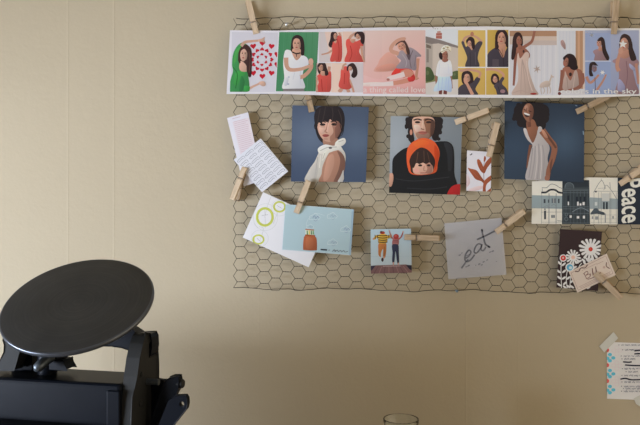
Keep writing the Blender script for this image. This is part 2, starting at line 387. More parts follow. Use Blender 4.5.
    A.S([(112, 150), (94, 160), (98, 190), (116, 196)], (52, 38, 38)); A.S([(92, 206), (130, 202), (166, 206), (178, 280), (166, 302), (84, 302), (74, 278)], (228, 230, 238)); A.L([(96, 225), (92, 290)], 3, (204, 208, 220)); A.L([(150, 225), (156, 290)], 3, (204, 208, 220)); A.S([(118, 190), (146, 190), (150, 206), (130, 214), (114, 206)], (150, 102, 86)); face(A, 132, 168, 17, 28, (160, 110, 92)); A.S([(104, 142), (116, 116), (142, 106), (168, 122), (168, 150), (150, 140), (130, 146), (112, 158)], (232, 222, 200)); A.L([(106, 150), (130, 140), (150, 134), (166, 148)], 4, (170, 150, 122)); A.E(124, 128, 7, 6, (160, 148, 112)); A.E(148, 122, 7, 6, (176, 156, 122)); A.E(136, 118, 5, 4, (190, 176, 148))
    # 6 four poses on yellow
    SH = (74, 68, 76)
    A.frame(456, 28, 6.26); A.rect(12, 14, 184, 243); A.G([(12, 14), (184, 14), (184, 243), (12, 243)], [(216, 186, 112), (210, 180, 104), (206, 172, 98), (216, 184, 116)])
    A.E(92, 88, 26, 34, (54, 40, 42)); A.L([(44, 98), (56, 62), (96, 46)], 18, SKIN, 12); A.L([(162, 92), (136, 62), (104, 46)], 18, SKIN, 12); A.E(101, 38, 11, 15, (176, 120, 96)); A.S([(34, 92), (48, 84), (62, 118), (78, 108), (112, 112), (142, 84), (166, 92), (146, 140), (136, 190), (144, 244), (60, 244), (70, 190), (58, 150)], SH); A.S([(82, 112), (104, 112), (100, 140)], SKIN); face(A, 84, 98, 13, 20, SKIN, 8); A.S([(64, 76), (90, 58), (114, 74), (118, 120), (108, 134), (98, 116), (96, 90), (82, 76), (68, 96)], (54, 40, 42)); A.L([(88, 150), (92, 240)], 3, (56, 50, 58)); A.L([(120, 150), (124, 230)], 4, (94, 88, 96))
    A.rect(196, 12, 328, 244); A.G([(196, 12), (328, 12), (328, 244), (196, 244)], [(198, 168, 86), (190, 156, 78), (180, 146, 72), (194, 160, 80)])
    A.E(284, 64, 40, 60, (52, 36, 38)); A.S([(198, 165), (250, 122), (280, 150), (306, 150), (330, 112), (330, 246), (194, 246)], (66, 60, 70)); A.S([(262, 96), (304, 96), (312, 120), (296, 188), (268, 140)], (186, 138, 116)); face(A, 284, 62, 27, 42, (196, 148, 126)); A.S([(246, 60), (258, 22), (286, 10), (318, 26), (330, 80), (326, 120), (312, 110), (310, 60), (290, 26), (266, 44), (260, 86), (268, 120), (246, 132)], (52, 36, 38)); A.P([(228, 195), (268, 195), (268, 240), (228, 240)], (84, 76, 84)); A.L([(296, 190), (300, 244)], 3, (46, 40, 48)); A.L([(262, 126), (284, 160), (296, 190)], 4, (48, 42, 50)); A.L([(288, 130), (296, 176)], 4, (150, 110, 80))
    A.rect(12, 250, 184, 418); A.G([(12, 250), (184, 250), (184, 418), (12, 418)], [(208, 178, 100), (204, 172, 94), (196, 162, 86), (206, 172, 96)])
    A.S([(38, 284), (72, 268), (102, 288), (110, 345), (90, 366), (40, 345)], (54, 40, 42)); A.S([(14, 380), (44, 352), (98, 345), (130, 306), (152, 322), (122, 380), (134, 420), (14, 420)], (72, 66, 74)); face(A, 66, 312, 22, 30, SKIN, -5); A.S([(38, 320), (46, 280), (76, 268), (100, 290), (92, 318), (80, 290), (56, 292), (46, 330)], (54, 40, 42)); A.L([(104, 418), (86, 382), (66, 344)], 22, (196, 148, 126), 16); A.E(60, 330, 12, 24, (200, 152, 130), -12); A.L([(28, 272), (60, 262), (92, 262), (150, 278), (142, 312)], 15, (196, 148, 126)); A.E(34, 266, 12, 8, SKIN)
    A.rect(188, 250, 328, 418); A.G([(188, 250), (328, 250), (328, 418), (188, 418)], [(202, 172, 94), (192, 160, 80), (180, 146, 72), (194, 164, 84)])
    A.E(244, 322, 26, 36, (54, 40, 42)); A.L([(176, 266), (210, 258), (256, 264), (296, 290), (290, 316)], 15, (196, 148, 126)); A.S([(238, 360), (268, 332), (290, 306), (302, 318), (288, 348), (316, 380), (324, 420), (264, 420), (250, 388)], (72, 66, 76)); face(A, 244, 322, 15, 21, SKIN, -15); A.S([(218, 318), (228, 290), (252, 286), (270, 312), (264, 346), (258, 312), (240, 300), (230, 326), (236, 352), (226, 346)], (54, 40, 42)); A.E(292, 396, 16, 12, (150, 120, 126)); A.L([(262, 365), (280, 415)], 3, (50, 44, 52))
    # 7 window page: standing woman in a long dress, paper star and deer
    A.frame(508, 28, 6.08); A.rect(10, 17, 296, 408); A.P([(10, 17), (296, 17), (296, 408), (10, 408)], (206, 206, 212)); A.P([(10, 17), (296, 17), (296, 100), (10, 100)], (202, 184, 172)); A.P([(10, 17), (296, 17), (296, 50), (10, 50)], (172, 134, 108)); A.P([(100, 76), (296, 76), (296, 104), (100, 104)], (192, 178, 172))
    for k in range(11): A.L([(120 + 17 * k, 104), (118 + 17 * k, 408)], 4, (196, 198, 206) if k % 2 else (214, 214, 220))
    SK2 = (150, 100, 84)
    A.S([(38, 40), (64, 26), (86, 50), (90, 100), (70, 140), (44, 150), (38, 188), (20, 186), (26, 110)], (58, 40, 40)); A.S([(52, 120), (92, 116), (130, 150), (126, 185), (70, 190), (46, 160)], SK2); A.L([(82, 124), (128, 96), (148, 74), (162, 18)], 20, SK2, 14)
    A.S([(62, 150), (74, 185), (106, 148), (128, 158), (122, 220), (136, 290), (164, 368), (178, 408), (26, 408), (58, 330), (62, 250), (54, 190)], (194, 173, 163)); A.L([(48, 150), (42, 230), (38, 300), (34, 350)], 19, (142, 92, 78), 12)
    for x, y in ((80, 60), (100, 90), (118, 120)): A.L([(86, 190), (x, 300), (x - 20 + y * .3, 400)], 4, (176, 154, 146))
    A.L([(112, 200), (122, 300), (150, 390)], 5, (208, 190, 182)); A.L([(30, 395), (80, 380), (120, 392), (170, 380)], 5, (180, 158, 150)); A.S([(60, 105), (80, 105), (84, 125), (66, 130)], SK2); face(A, 68, 76, 17, 29, (154, 104, 88), 6); A.S([(30, 60), (46, 30), (72, 28), (88, 54), (84, 70), (66, 46), (52, 60), (52, 110), (46, 160), (34, 190), (20, 180), (26, 110)], (58, 40, 40)); A.E(95, 142, 6, 9, (70, 48, 46)); A.E(155, 400, 20, 6, (150, 50, 48))
    star(A, 176, 250, 26, (172, 154, 146), 6, .3, .3); A.S([(192, 360), (200, 336), (228, 322), (250, 324), (258, 340), (246, 356), (210, 362)], (190, 174, 164)); A.L([(250, 334), (262, 300), (264, 284)], 10, (190, 174, 164), 6); A.E(270, 296, 9, 5, (190, 174, 164), 20)
    for p in ([(202, 356), (200, 380), (206, 402)], [(212, 358), (222, 378), (216, 400)], [(240, 354), (240, 400)], [(250, 350), (258, 376), (254, 398)]): A.L(p, 4, (186, 170, 160))
    # 8 dark haired woman by a curtain
    A.frame(550, 28, 6.08); A.rect(44, 17, 212, 408); A.P([(44, 17), (212, 17), (212, 408), (44, 408)], (204, 206, 212)); A.P([(156, 17), (212, 17), (212, 370), (156, 370)], (176, 138, 110)); A.P([(168, 17), (182, 17), (182, 370), (168, 370)], (194, 156, 126)); A.P([(200, 17), (213, 17), (213, 370), (200, 370)], (206, 190, 180))
    for k in range(5): A.L([(60 + 20 * k, 20), (60 + 20 * k, 380)], 3, (194, 198, 208))
    A.S([(66, 78), (80, 74), (94, 100), (94, 130), (82, 122), (66, 100)], (168, 140, 136)); A.L([(68, 80), (92, 128)], 2, (130, 104, 104)); A.E(125, 215, 40, 56, (44, 32, 34))
    A.S([(76, 250), (100, 235), (130, 240), (160, 246), (194, 262), (202, 330), (176, 374), (70, 400), (56, 380), (66, 320)], (146, 98, 82)); A.S([(88, 290), (92, 262), (104, 290), (126, 318), (150, 260), (166, 268), (176, 340), (166, 376), (82, 376), (80, 320)], (172, 152, 144)); A.L([(102, 300), (110, 370)], 4, (150, 130, 124)); A.L([(150, 290), (140, 370)], 4, (188, 170, 162)); A.L([(74, 255), (70, 320), (58, 398)], 20, (140, 92, 78)); A.L([(196, 275), (200, 330), (160, 366), (110, 380)], 20, (140, 92, 78), 14); face(A, 96, 206, 16, 30, (156, 106, 90), 10, -1); A.S([(80, 180), (112, 156), (148, 168), (160, 210), (170, 244), (146, 256), (120, 240), (118, 200), (102, 180), (86, 196)], (44, 32, 34)); A.E(124, 282, 9, 12, (52, 36, 38)); A.P([(44, 384), (213, 376), (213, 410), (44, 410)], (206, 204, 208)); A.E(58, 398, 10, 10, (110, 60, 58))
    # 9 three pictures on pale blue
    BL = (158, 168, 196); DR = (144, 118, 124)
    A.frame(585, 28, 6.07); A.rect(0, 14, 328, 402); A.G([(0, 14), (328, 14), (328, 402), (0, 402)], [(164, 172, 196), (156, 164, 190), (138, 146, 178), (150, 160, 190)]); A.P([(0, 30), (156, 30), (156, 198), (0, 198)], (148, 162, 196)); A.P([(0, 204), (156, 204), (156, 402), (0, 402)], (142, 158, 194)); A.P([(0, 198), (157, 198), (157, 204), (0, 204)], (190, 196, 212))
    A.rect(0, 28, 156, 198); A.L([(60, 138), (14, 112), (8, 60), (18, 26)], 15, (182, 138, 122)); star(A, 40, 42, 16, (222, 224, 232), 5, .45, -.3); A.S([(48, 142), (74, 128), (106, 138), (132, 180), (140, 200), (60, 200), (60, 165)], DR); A.S([(84, 112), (100, 112), (106, 138), (82, 136)], (178, 132, 116)); face(A, 86, 92, 15, 23, (186, 140, 124), 0, -1); A.S([(76, 72), (98, 54), (118, 72), (128, 130), (148, 180), (134, 196), (108, 150), (102, 110), (96, 80), (80, 82)], (52, 38, 38))
    A.rect(0, 204, 156, 402); A.E(50, 244, 27, 42, (48, 36, 36)); A.S([(2, 290), (36, 268), (66, 276), (82, 310), (76, 402), (0, 402)], (122, 102, 106)); face(A, 56, 244, 15, 25, (176, 130, 114), 0, 1); A.S([(24, 250), (30, 214), (58, 206), (78, 230), (62, 226), (46, 226), (42, 262), (50, 290), (28, 290)], (48, 36, 36)); A.L([(8, 295), (34, 332), (84, 284)], 19, (178, 132, 116), 12); A.L([(72, 376), (106, 326), (128, 282)], 15, (178, 132, 116), 10); star(A, 106, 270, 16, (220, 222, 230), 6, .45); A.L([(60, 300), (64, 380)], 4, (100, 82, 88))
    A.rect(157, 14, 328, 402); A.E(248, 110, 42, 68, (56, 42, 42)); A.S([(166, 202), (200, 180), (236, 168), (272, 164), (326, 202), (316, 240), (292, 246), (308, 330), (322, 402), (188, 402), (206, 300), (196, 230)], (146, 118, 124)); A.S([(214, 130), (262, 130), (276, 166), (240, 186), (212, 170)], (178, 132, 116)); face(A, 238, 98, 26, 42, (186, 140, 122)); A.S([(210, 76), (222, 44), (246, 36), (276, 58), (290, 120), (312, 186), (282, 198), (266, 150), (264, 90), (244, 60), (220, 70), (210, 110)], (56, 42, 42)); A.S([(270, 215), (300, 240), (300, 262), (272, 240)], (150, 152, 182)); A.S([(204, 312), (230, 330), (250, 380), (200, 380)], (146, 146, 178)); A.L([(250, 200), (258, 290), (240, 395)], 5, (126, 98, 106)); A.L([(310, 215), (318, 280), (324, 340)], 18, (176, 130, 114), 14); A.L([(206, 262), (194, 226), (212, 150)], 26, (184, 138, 120), 18); A.E(216, 138, 14, 20, (190, 146, 128)); star(A, 230, 98, 28, (224, 226, 234), 5, .42, -.25)
    A.frame(540, 25, 5.67); A.layer = 110; A.T('colors in the sky', 116, 388, 432, 27, (224, 224, 230), bold=.012)
    return A

def art_blouse():
    A = Art(); A.frame(280, 100, 4.722); q = [(56, 22), (424, 30), (410, 392), (50, 390)]; A.window(q)
    A.G(q, [(72, 84, 106), (70, 82, 102), (62, 76, 98), (60, 73, 96)], 12, [(.25, .4, .3, (92, 106, 126)), (.85, .45, .22, (84, 99, 120))])
    HB = (38, 33, 36)
    A.S([(168, 50), (192, 30), (238, 24), (284, 34), (304, 72), (304, 120), (290, 160), (268, 190), (212, 204), (184, 186), (168, 145), (164, 95)], HB)
    A.S([(205, 180), (258, 172), (284, 205), (270, 232), (215, 228)], (150, 112, 94))
    A.S([(176, 100), (200, 94), (255, 92), (284, 106), (286, 148), (268, 176), (238, 198), (208, 190), (186, 162), (176, 128)], (192, 152, 132)); A.S([(244, 96), (286, 106), (286, 150), (264, 180), (240, 197), (236, 175), (252, 150)], (150, 108, 90)); A.S([(262, 110), (286, 112), (284, 155), (262, 180)], (118, 82, 70))
    A.S([(184, 130), (204, 124), (212, 148), (202, 160), (188, 150)], (204, 166, 148)); A.L([(228, 108), (219, 138), (212, 148), (224, 154)], 5, (158, 112, 96)); A.S([(226, 112), (232, 112), (230, 148), (220, 148)], (204, 166, 148))
    for x, y in ((201, 116), (255, 115)): A.E(x, y, 13, 6, (58, 42, 40)); A.E(x - 2, y, 4, 4, (20, 16, 18)); A.L([(x - 16, y - 11), (x, y - 15), (x + 15, y - 10)], 5, (52, 38, 36)); A.L([(x - 10, y + 11), (x + 10, y + 11)], 3, (164, 122, 106))
    A.S([(200, 166), (214, 161), (232, 165), (224, 174), (208, 175)], (150, 78, 72)); A.L([(201, 167), (231, 166)], 2, (100, 48, 46)); A.E(216, 184, 12, 3, (166, 124, 108))
    A.S([(162, 70), (180, 40), (240, 26), (292, 44), (304, 90), (300, 138), (288, 118), (272, 100), (246, 98), (236, 90), (226, 104), (206, 100), (196, 112), (184, 106), (174, 122), (164, 108)], HB)
    for p in ([(190, 40), (182, 80), (176, 112)], [(215, 32), (208, 70), (200, 104)], [(245, 32), (250, 66), (246, 94)], [(275, 45), (288, 80), (292, 116)]): A.L(p, 4, (60, 50, 50))
    for p in ([(176, 118), (172, 140), (176, 150)], [(196, 106), (192, 120)], [(232, 92), (226, 110)], [(262, 98), (268, 112)], [(300, 130), (296, 158), (286, 172)], [(166, 110), (162, 130), (170, 140)], [(284, 116), (288, 140)]): A.L(p, 5, HB, 1.5)
    BLO = (184, 180, 170)
    A.S([(262, 200), (284, 184), (304, 180), (311, 196), (298, 214), (262, 226)], (206, 202, 192)); A.L([(276, 198), (300, 190)], 3, (160, 156, 148))
    A.S([(196, 224), (240, 220), (292, 230), (310, 268), (300, 335), (286, 388), (126, 388), (134, 336), (164, 290), (182, 250)], BLO); A.S([(140, 340), (165, 300), (180, 320), (165, 386), (130, 386)], (180, 176, 168)); A.L([(178, 270), (170, 330), (160, 385)], 4, (166, 162, 156)); A.L([(192, 260), (186, 320)], 4, (208, 204, 194))
    A.S([(238, 240), (266, 232), (298, 258), (308, 300), (298, 350), (272, 388), (186, 388), (196, 350), (204, 305)], (160, 118, 98)); A.S([(270, 240), (300, 262), (308, 302), (296, 352), (270, 388), (252, 388), (276, 330), (284, 280)], (112, 80, 68)); A.S([(226, 270), (250, 256), (256, 300), (230, 370), (205, 380), (212, 320)], (176, 134, 114)); A.S([(286, 360), (300, 330), (296, 388), (272, 388)], (176, 172, 166))
    A.S([(178, 236), (186, 222), (214, 210), (250, 216), (282, 214), (302, 246), (280, 236), (246, 244), (214, 256), (186, 252)], (208, 204, 194)); A.L([(190, 240), (225, 224), (268, 222)], 3, (158, 154, 146)); A.S([(206, 248), (228, 236), (238, 240), (206, 282), (198, 284)], (204, 200, 188)); A.E(238, 226, 8, 5, (90, 88, 88)); A.L([(212, 250), (202, 278)], 2, (150, 146, 138))
    return A

def art_couple():
    A = Art(); A.frame(380, 105, 4.474); q = [(40, 46), (366, 50), (362, 408), (36, 400)]; A.window(q)
    A.G(q, [(136, 144, 150), (118, 125, 130), (100, 110, 118), (130, 140, 148)], 10, [(.08, .3, .3, (150, 158, 164))])
    HB = (36, 31, 32); BK = (24, 26, 29)
    for x, y, rx, ry in ((122, 66, 9, 12), (118, 96, 8, 12), (126, 140, 9, 9), (272, 96, 9, 12), (270, 122, 8, 10), (262, 152, 9, 8), (276, 70, 7, 10), (134, 80, 20, 28), (136, 120, 12, 20), (140, 150, 14, 15), (258, 75, 24, 26), (256, 110, 20, 26), (248, 142, 16, 18), (160, 56, 34, 16), (230, 58, 36, 16)): A.E(x, y, rx, ry, HB)
    A.S([(116, 70), (134, 52), (190, 46), (262, 50), (276, 76), (262, 92), (274, 116), (258, 130), (264, 148), (246, 160), (236, 130), (244, 70), (200, 52), (152, 62), (148, 110), (154, 166), (138, 170), (130, 150), (138, 132), (124, 120), (128, 100)], HB)
    A.S([(144, 70), (160, 54), (222, 52), (244, 70), (240, 120), (222, 148), (196, 158), (168, 152), (150, 118)], (190, 152, 132)); A.S([(196, 62), (242, 70), (240, 122), (220, 150), (200, 156), (204, 110)], (126, 88, 68)); A.S([(228, 70), (244, 74), (240, 120), (226, 140)], (80, 56, 48)); A.S([(152, 90), (178, 92), (180, 112), (160, 118)], (208, 176, 162)); A.E(139, 122, 6, 13, (186, 130, 108))
    A.S([(160, 126), (190, 118), (220, 128), (214, 150), (192, 158), (170, 150)], (140, 108, 92)); A.L([(196, 74), (190, 102), (184, 106), (198, 110)], 5, (130, 92, 76)); A.S([(190, 72), (196, 72), (194, 102), (186, 102)], (206, 170, 150))
    for x in (168, 218): A.E(x, 77, 12, 5, (50, 36, 34)); A.L([(x - 18, 68), (x, 63), (x + 18, 68)], 6, (42, 32, 32))
    A.S([(172, 122), (190, 117), (212, 122), (200, 131), (184, 131)], (160, 92, 82)); A.L([(172, 122), (212, 122)], 2, (90, 50, 48))
    A.S([(56, 250), (72, 222), (110, 194), (160, 182), (230, 168), (280, 162), (312, 168), (330, 200), (332, 300), (322, 404), (40, 400), (54, 320)], BK); A.S([(286, 170), (312, 174), (324, 200), (322, 280), (306, 300), (300, 220)], (38, 40, 44))
    OR = (200, 84, 46)
    A.S([(120, 212), (138, 172), (188, 148), (240, 162), (266, 208), (258, 262), (244, 304), (150, 312), (124, 280)], OR); A.S([(150, 172), (188, 156), (220, 166), (205, 184), (165, 190)], (222, 96, 46)); A.S([(244, 180), (264, 212), (256, 262), (244, 296), (244, 240)], (170, 58, 26))
    A.S([(132, 246), (150, 212), (184, 190), (220, 206), (246, 246), (240, 288), (226, 304), (148, 306), (136, 276)], (46, 34, 32))
    A.S([(148, 272), (164, 252), (214, 248), (234, 266), (230, 304), (156, 308)], (196, 154, 134)); A.S([(204, 262), (234, 266), (230, 304), (204, 304), (212, 284)], (150, 108, 92)); A.E(164, 294, 13, 9, (206, 150, 138)); A.E(180, 270, 9, 5, (42, 30, 30)); A.E(218, 270, 8, 5, (42, 30, 30)); A.L([(198, 272), (196, 292), (204, 294)], 4, (160, 116, 98)); A.L([(180, 304), (206, 304)], 4, (150, 84, 76))
    A.S([(140, 262), (150, 226), (186, 192), (222, 212), (244, 258), (236, 272), (222, 258), (206, 264), (192, 258), (176, 264), (162, 260), (150, 282)], (48, 35, 33)); A.L([(170, 210), (164, 256)], 4, (84, 60, 50)); A.L([(196, 204), (198, 256)], 4, (78, 56, 48)); A.L([(212, 212), (222, 256)], 3, (76, 54, 46))
    A.S([(58, 318), (90, 306), (150, 312), (200, 318), (250, 306), (310, 296), (332, 310), (322, 404), (40, 402), (48, 350)], BK); A.L([(70, 330), (150, 340), (250, 330), (310, 322)], 4, (42, 44, 48)); A.L([(120, 372), (220, 376), (300, 366)], 4, (40, 42, 46)); A.S([(40, 312), (56, 306), (60, 330), (52, 362), (40, 360)], (182, 138, 118))
    A.S([(314, 372), (340, 356), (364, 360), (364, 410), (302, 410)], (158, 34, 36))
    return A

def art_laugh():
    A = Art(); A.frame(495, 95, 4.72); q = [(38, 22), (428, 38), (424, 416), (36, 402)]; A.window(q)
    A.G(q, [(38, 50, 65), (38, 50, 65), (35, 47, 62), (42, 56, 72)], 12, [(.75, .5, .25, (56, 74, 93)), (.15, .6, .25, (46, 62, 80))])
    HB = (29, 25, 29)
    for x, y, r in ((120, 75, 32), (105, 100, 22), (150, 50, 26), (190, 50, 30), (225, 75, 32), (232, 110, 24), (215, 140, 26), (170, 110, 50), (125, 130, 22), (185, 145, 26), (145, 148, 14), (246, 92, 12), (90, 112, 10), (112, 48, 12), (214, 42, 14)): A.E(x, y, r, r, HB)
    SK = (120, 80, 62)
    A.L([(168, 235), (158, 290), (152, 345)], 13, (104, 68, 54), 9); A.S([(152, 115), (184, 118), (200, 155), (214, 172), (184, 228), (160, 190), (150, 165)], SK); A.S([(150, 120), (168, 124), (170, 190), (160, 182)], (96, 62, 50))
    A.S([(134, 62), (148, 42), (168, 42), (182, 68), (178, 104), (162, 126), (144, 116), (130, 88)], (132, 92, 74)); A.S([(166, 46), (182, 68), (178, 104), (164, 124), (160, 90)], (100, 66, 54)); A.S([(140, 54), (152, 48), (156, 70), (144, 76)], (156, 118, 100))
    A.S([(138, 84), (162, 92), (156, 104), (142, 100)], (52, 26, 28)); A.S([(138, 83), (163, 91), (160, 97), (141, 91)], (224, 216, 210)); A.L([(136, 68), (146, 72)], 4, (40, 26, 26)); A.L([(158, 74), (172, 80)], 4, (40, 26, 26)); A.L([(150, 62), (147, 80)], 4, (104, 70, 58))
    DG = (156, 151, 150)
    A.S([(134, 160), (146, 158), (160, 190), (178, 226), (196, 190), (204, 152), (220, 152), (226, 176), (242, 214), (258, 250), (248, 300), (256, 350), (242, 404), (148, 402), (156, 330), (170, 262), (176, 236), (154, 212), (140, 186)], DG)
    A.S([(150, 162), (176, 220), (204, 156), (190, 150), (168, 150)], SK)
    for p in ([(190, 240), (186, 310), (172, 395)], [(206, 230), (208, 310), (200, 398)], [(224, 236), (232, 300), (226, 395)], [(178, 250), (170, 320), (160, 390)]): A.L(p, 5, (136, 131, 133))
    for p in ([(198, 240), (198, 320), (188, 398)], [(216, 240), (220, 310), (214, 396)]): A.L(p, 4, (174, 168, 166))
    A.L([(222, 168), (252, 208), (280, 246), (272, 300), (254, 352), (248, 396)], 34, (124, 82, 64), 20); A.L([(230, 170), (268, 220), (288, 250)], 10, (86, 56, 46)); A.S([(218, 164), (234, 170), (250, 200), (234, 198)], (160, 116, 96)); A.E(246, 392, 12, 14, (130, 88, 72)); A.S([(258, 330), (272, 300), (262, 370)], (92, 60, 50))
    A.window(None); A.L([(416, 170), (418, 188)], 4, (120, 140, 158)); A.L([(379, 48), (388, 52)], 4, (110, 128, 146))
    return A

def art_leaf():
    A = Art(); A.frame(460, 140, 7.08); LF = (146, 78, 52)
    A.S([(40, 240), (64, 262), (70, 305), (48, 335), (36, 330)], (214, 188, 190)); A.S([(58, 352), (110, 330), (156, 324), (152, 346), (84, 364)], (216, 190, 190))
    A.L([(176, 118), (168, 200), (170, 300)], 4, (128, 120, 122)); A.S([(170, 120), (178, 114), (184, 130), (176, 152), (168, 150)], LF)
    A.S([(56, 199), (78, 204), (118, 216), (152, 262), (172, 292), (170, 310), (150, 292), (112, 278), (84, 244)], LF); A.S([(121, 140), (138, 140), (156, 168), (168, 188), (182, 158), (224, 116), (226, 150), (192, 198), (172, 236), (146, 218), (126, 178)], LF)
    A.S([(166, 304), (184, 276), (226, 248), (222, 280), (190, 312), (182, 340), (182, 372), (162, 372)], LF); A.S([(186, 372), (206, 350), (224, 340), (222, 370)], LF); A.L([(70, 106), (78, 104), (86, 96)], 6, (70, 66, 74)); A.E(82, 100, 5, 3, (60, 56, 64)); A.L([(150, 190), (160, 214)], 2, (170, 96, 76)); A.L([(90, 225), (150, 285)], 2, (168, 94, 76))
    return A

def art_slip():
    A = Art(); A.frame(220, 105, 4.475)
    def q(u, v): return (31 + u * 97 + v * 46, 58 - u * 26 + v * 190)
    A.P([q(.2, .12), q(.95, .12), q(.95, 1.3), q(.2, 1.3)], (222, 212, 217))
    for k in range(22):
        v = .13 + k * .044; rr = random.Random(k)
        A.L([q(.24, v), q(.9 - .12 * rr.random(), v)], 2.4, (206, 184, 192))
    A.L([q(.22, .05), q(.6, .05)], 2.5, (200, 180, 190))
    return A
def art_booklet():
    A = Art(); A.frame(220, 105, 4.475); O = (182, 150); U = (123, 142); V = (-120, 95)
    def q(u, v): return (O[0] + U[0] * u + V[0] * v, O[1] + U[1] * u + V[1] * v)
    for r in range(3):                                   # rows of bent wire loops
        for k in range(8):
            u0 = .05 + k * .118; v0 = .06 + r * .32; rr = random.Random(r * 20 + k); h = .24 + .05 * rr.random()
            pts = [(u0 + .075, v0 + .02), (u0 + .03, v0 + .01), (u0 + .012, v0 + .05), (u0 + .02, v0 + h * .8), (u0 + .04, v0 + h), (u0 + .06, v0 + h * .85), (u0 + .048, v0 + .1), (u0 + .07, v0 + .06)]
            A.L([q(u0 + (p[0] - u0) * 1.15, p[1]) for p in pts], 1.7, (140, 142, 154))
    A.P([q(0, -.01), q(1, -.01), q(1, .025), q(0, .025)], (236, 236, 240)); A.L([q(0, .03), q(1, .03)], 1.6, (168, 166, 170))
    return A
def art_circles():
    A = Art(); A.frame(235, 185, 4.92); GR = (188, 194, 92); TH = (198, 202, 200)
    for p in ([(176, 60), (158, 110), (146, 160)], [(118, 205), (140, 215), (125, 268)], [(210, 135), (188, 190)], [(146, 110), (150, 210)], [(95, 190), (112, 212)]): A.L(p, 1.8, (190, 190, 190))
    A.R(150, 158, 60, 66, 1.6, TH); A.R(122, 262, 42, 40, 1.6, TH); A.R(222, 112, 42, 40, 1.6, TH)
    A.R(147, 157, 38, 42, 12, GR, wob=.02); A.R(219, 107, 27, 24, 9, GR, wob=.02); A.R(115, 268, 26, 21, 8, GR, wob=.02); A.R(145, 159, 41, 44, 3, (200, 210, 90)); A.R(118, 268, 24, 24, 2.5, (200, 210, 90))
    A.L([(132, 150), (162, 146)], 1.6, (150, 150, 150)); A.L([(108, 262), (126, 278)], 1.6, (150, 150, 150)); A.L([(206, 100), (232, 116)], 1.6, (150, 150, 150))
    return A
def art_bluecard():
    A = Art(); A.frame(235, 185, 4.92)
    A.P([(248, 97), (583, 121), (568, 342), (234, 316)], (170, 194, 200)); A.P([(575, 120), (586, 120), (571, 345), (560, 344)], (150, 176, 192))
    for cx, cy, s, dk in ((392, 158, 1.2, (128, 146, 172)), (478, 152, 1.1, (150, 174, 186)), (544, 217, 1.1, (140, 160, 184)), (480, 282, 1.1, (148, 168, 184)), (370, 205, .8, (152, 180, 190))):
        A.L([(cx - 22 * s, cy + 10 * s), (cx - 20 * s, cy - 4 * s), (cx - 6 * s, cy - 10 * s), (cx + 4 * s, cy - 16 * s), (cx + 14 * s, cy - 6 * s), (cx + 22 * s, cy), (cx + 16 * s, cy + 10 * s), (cx - 22 * s, cy + 10 * s)], 2, (202, 214, 216))
        A.L([(cx - 8 * s, cy + 4 * s), (cx, cy - 6 * s), (cx + 4 * s, cy + 6 * s), (cx + 12 * s, cy - 4 * s), (cx + 18 * s, cy + 4 * s)], 3, dk); A.L([(cx - 4 * s, cy + 12 * s), (cx + 4 * s, cy + 16 * s), (cx + 12 * s, cy + 10 * s)], 2, dk)
    A.L([(355, 215), (352, 185), (368, 160), (400, 140), (440, 150)], 1.6, (200, 214, 216))
    A.P([(348, 216), (388, 220), (388, 246), (346, 244)], (216, 220, 205)); A.P([(346, 216), (390, 219), (389, 224), (346, 221)], (176, 104, 62))
    for x, c in ((352, (92, 140, 88)), (362, (214, 200, 90)), (372, (90, 132, 92)), (381, (120, 160, 110))): A.P([(x, 224), (x + 6, 224), (x + 8, 244), (x + 1, 244)], c)
    A.P([(346, 243), (394, 247), (394, 254), (344, 251)], (150, 76, 42)); A.S([(344, 250), (370, 250), (394, 254), (402, 270), (403, 312), (396, 322), (342, 320), (335, 312), (337, 268)], (164, 92, 60)); A.S([(350, 262), (372, 258), (386, 275), (378, 312), (350, 308)], (172, 102, 68))
    A.P([(421, 314), (453, 316), (453, 323), (421, 321)], (52, 58, 66)); A.L([(460, 321), (466, 320)], 3, (90, 80, 80))
    A.L([(478, 328), (490, 318), (492, 328), (504, 320), (508, 328), (520, 322), (524, 329), (536, 322), (540, 330), (556, 326)], 2.6, (110, 116, 122)); A.L([(482, 318), (500, 324)], 2, (110, 116, 122))
    return A
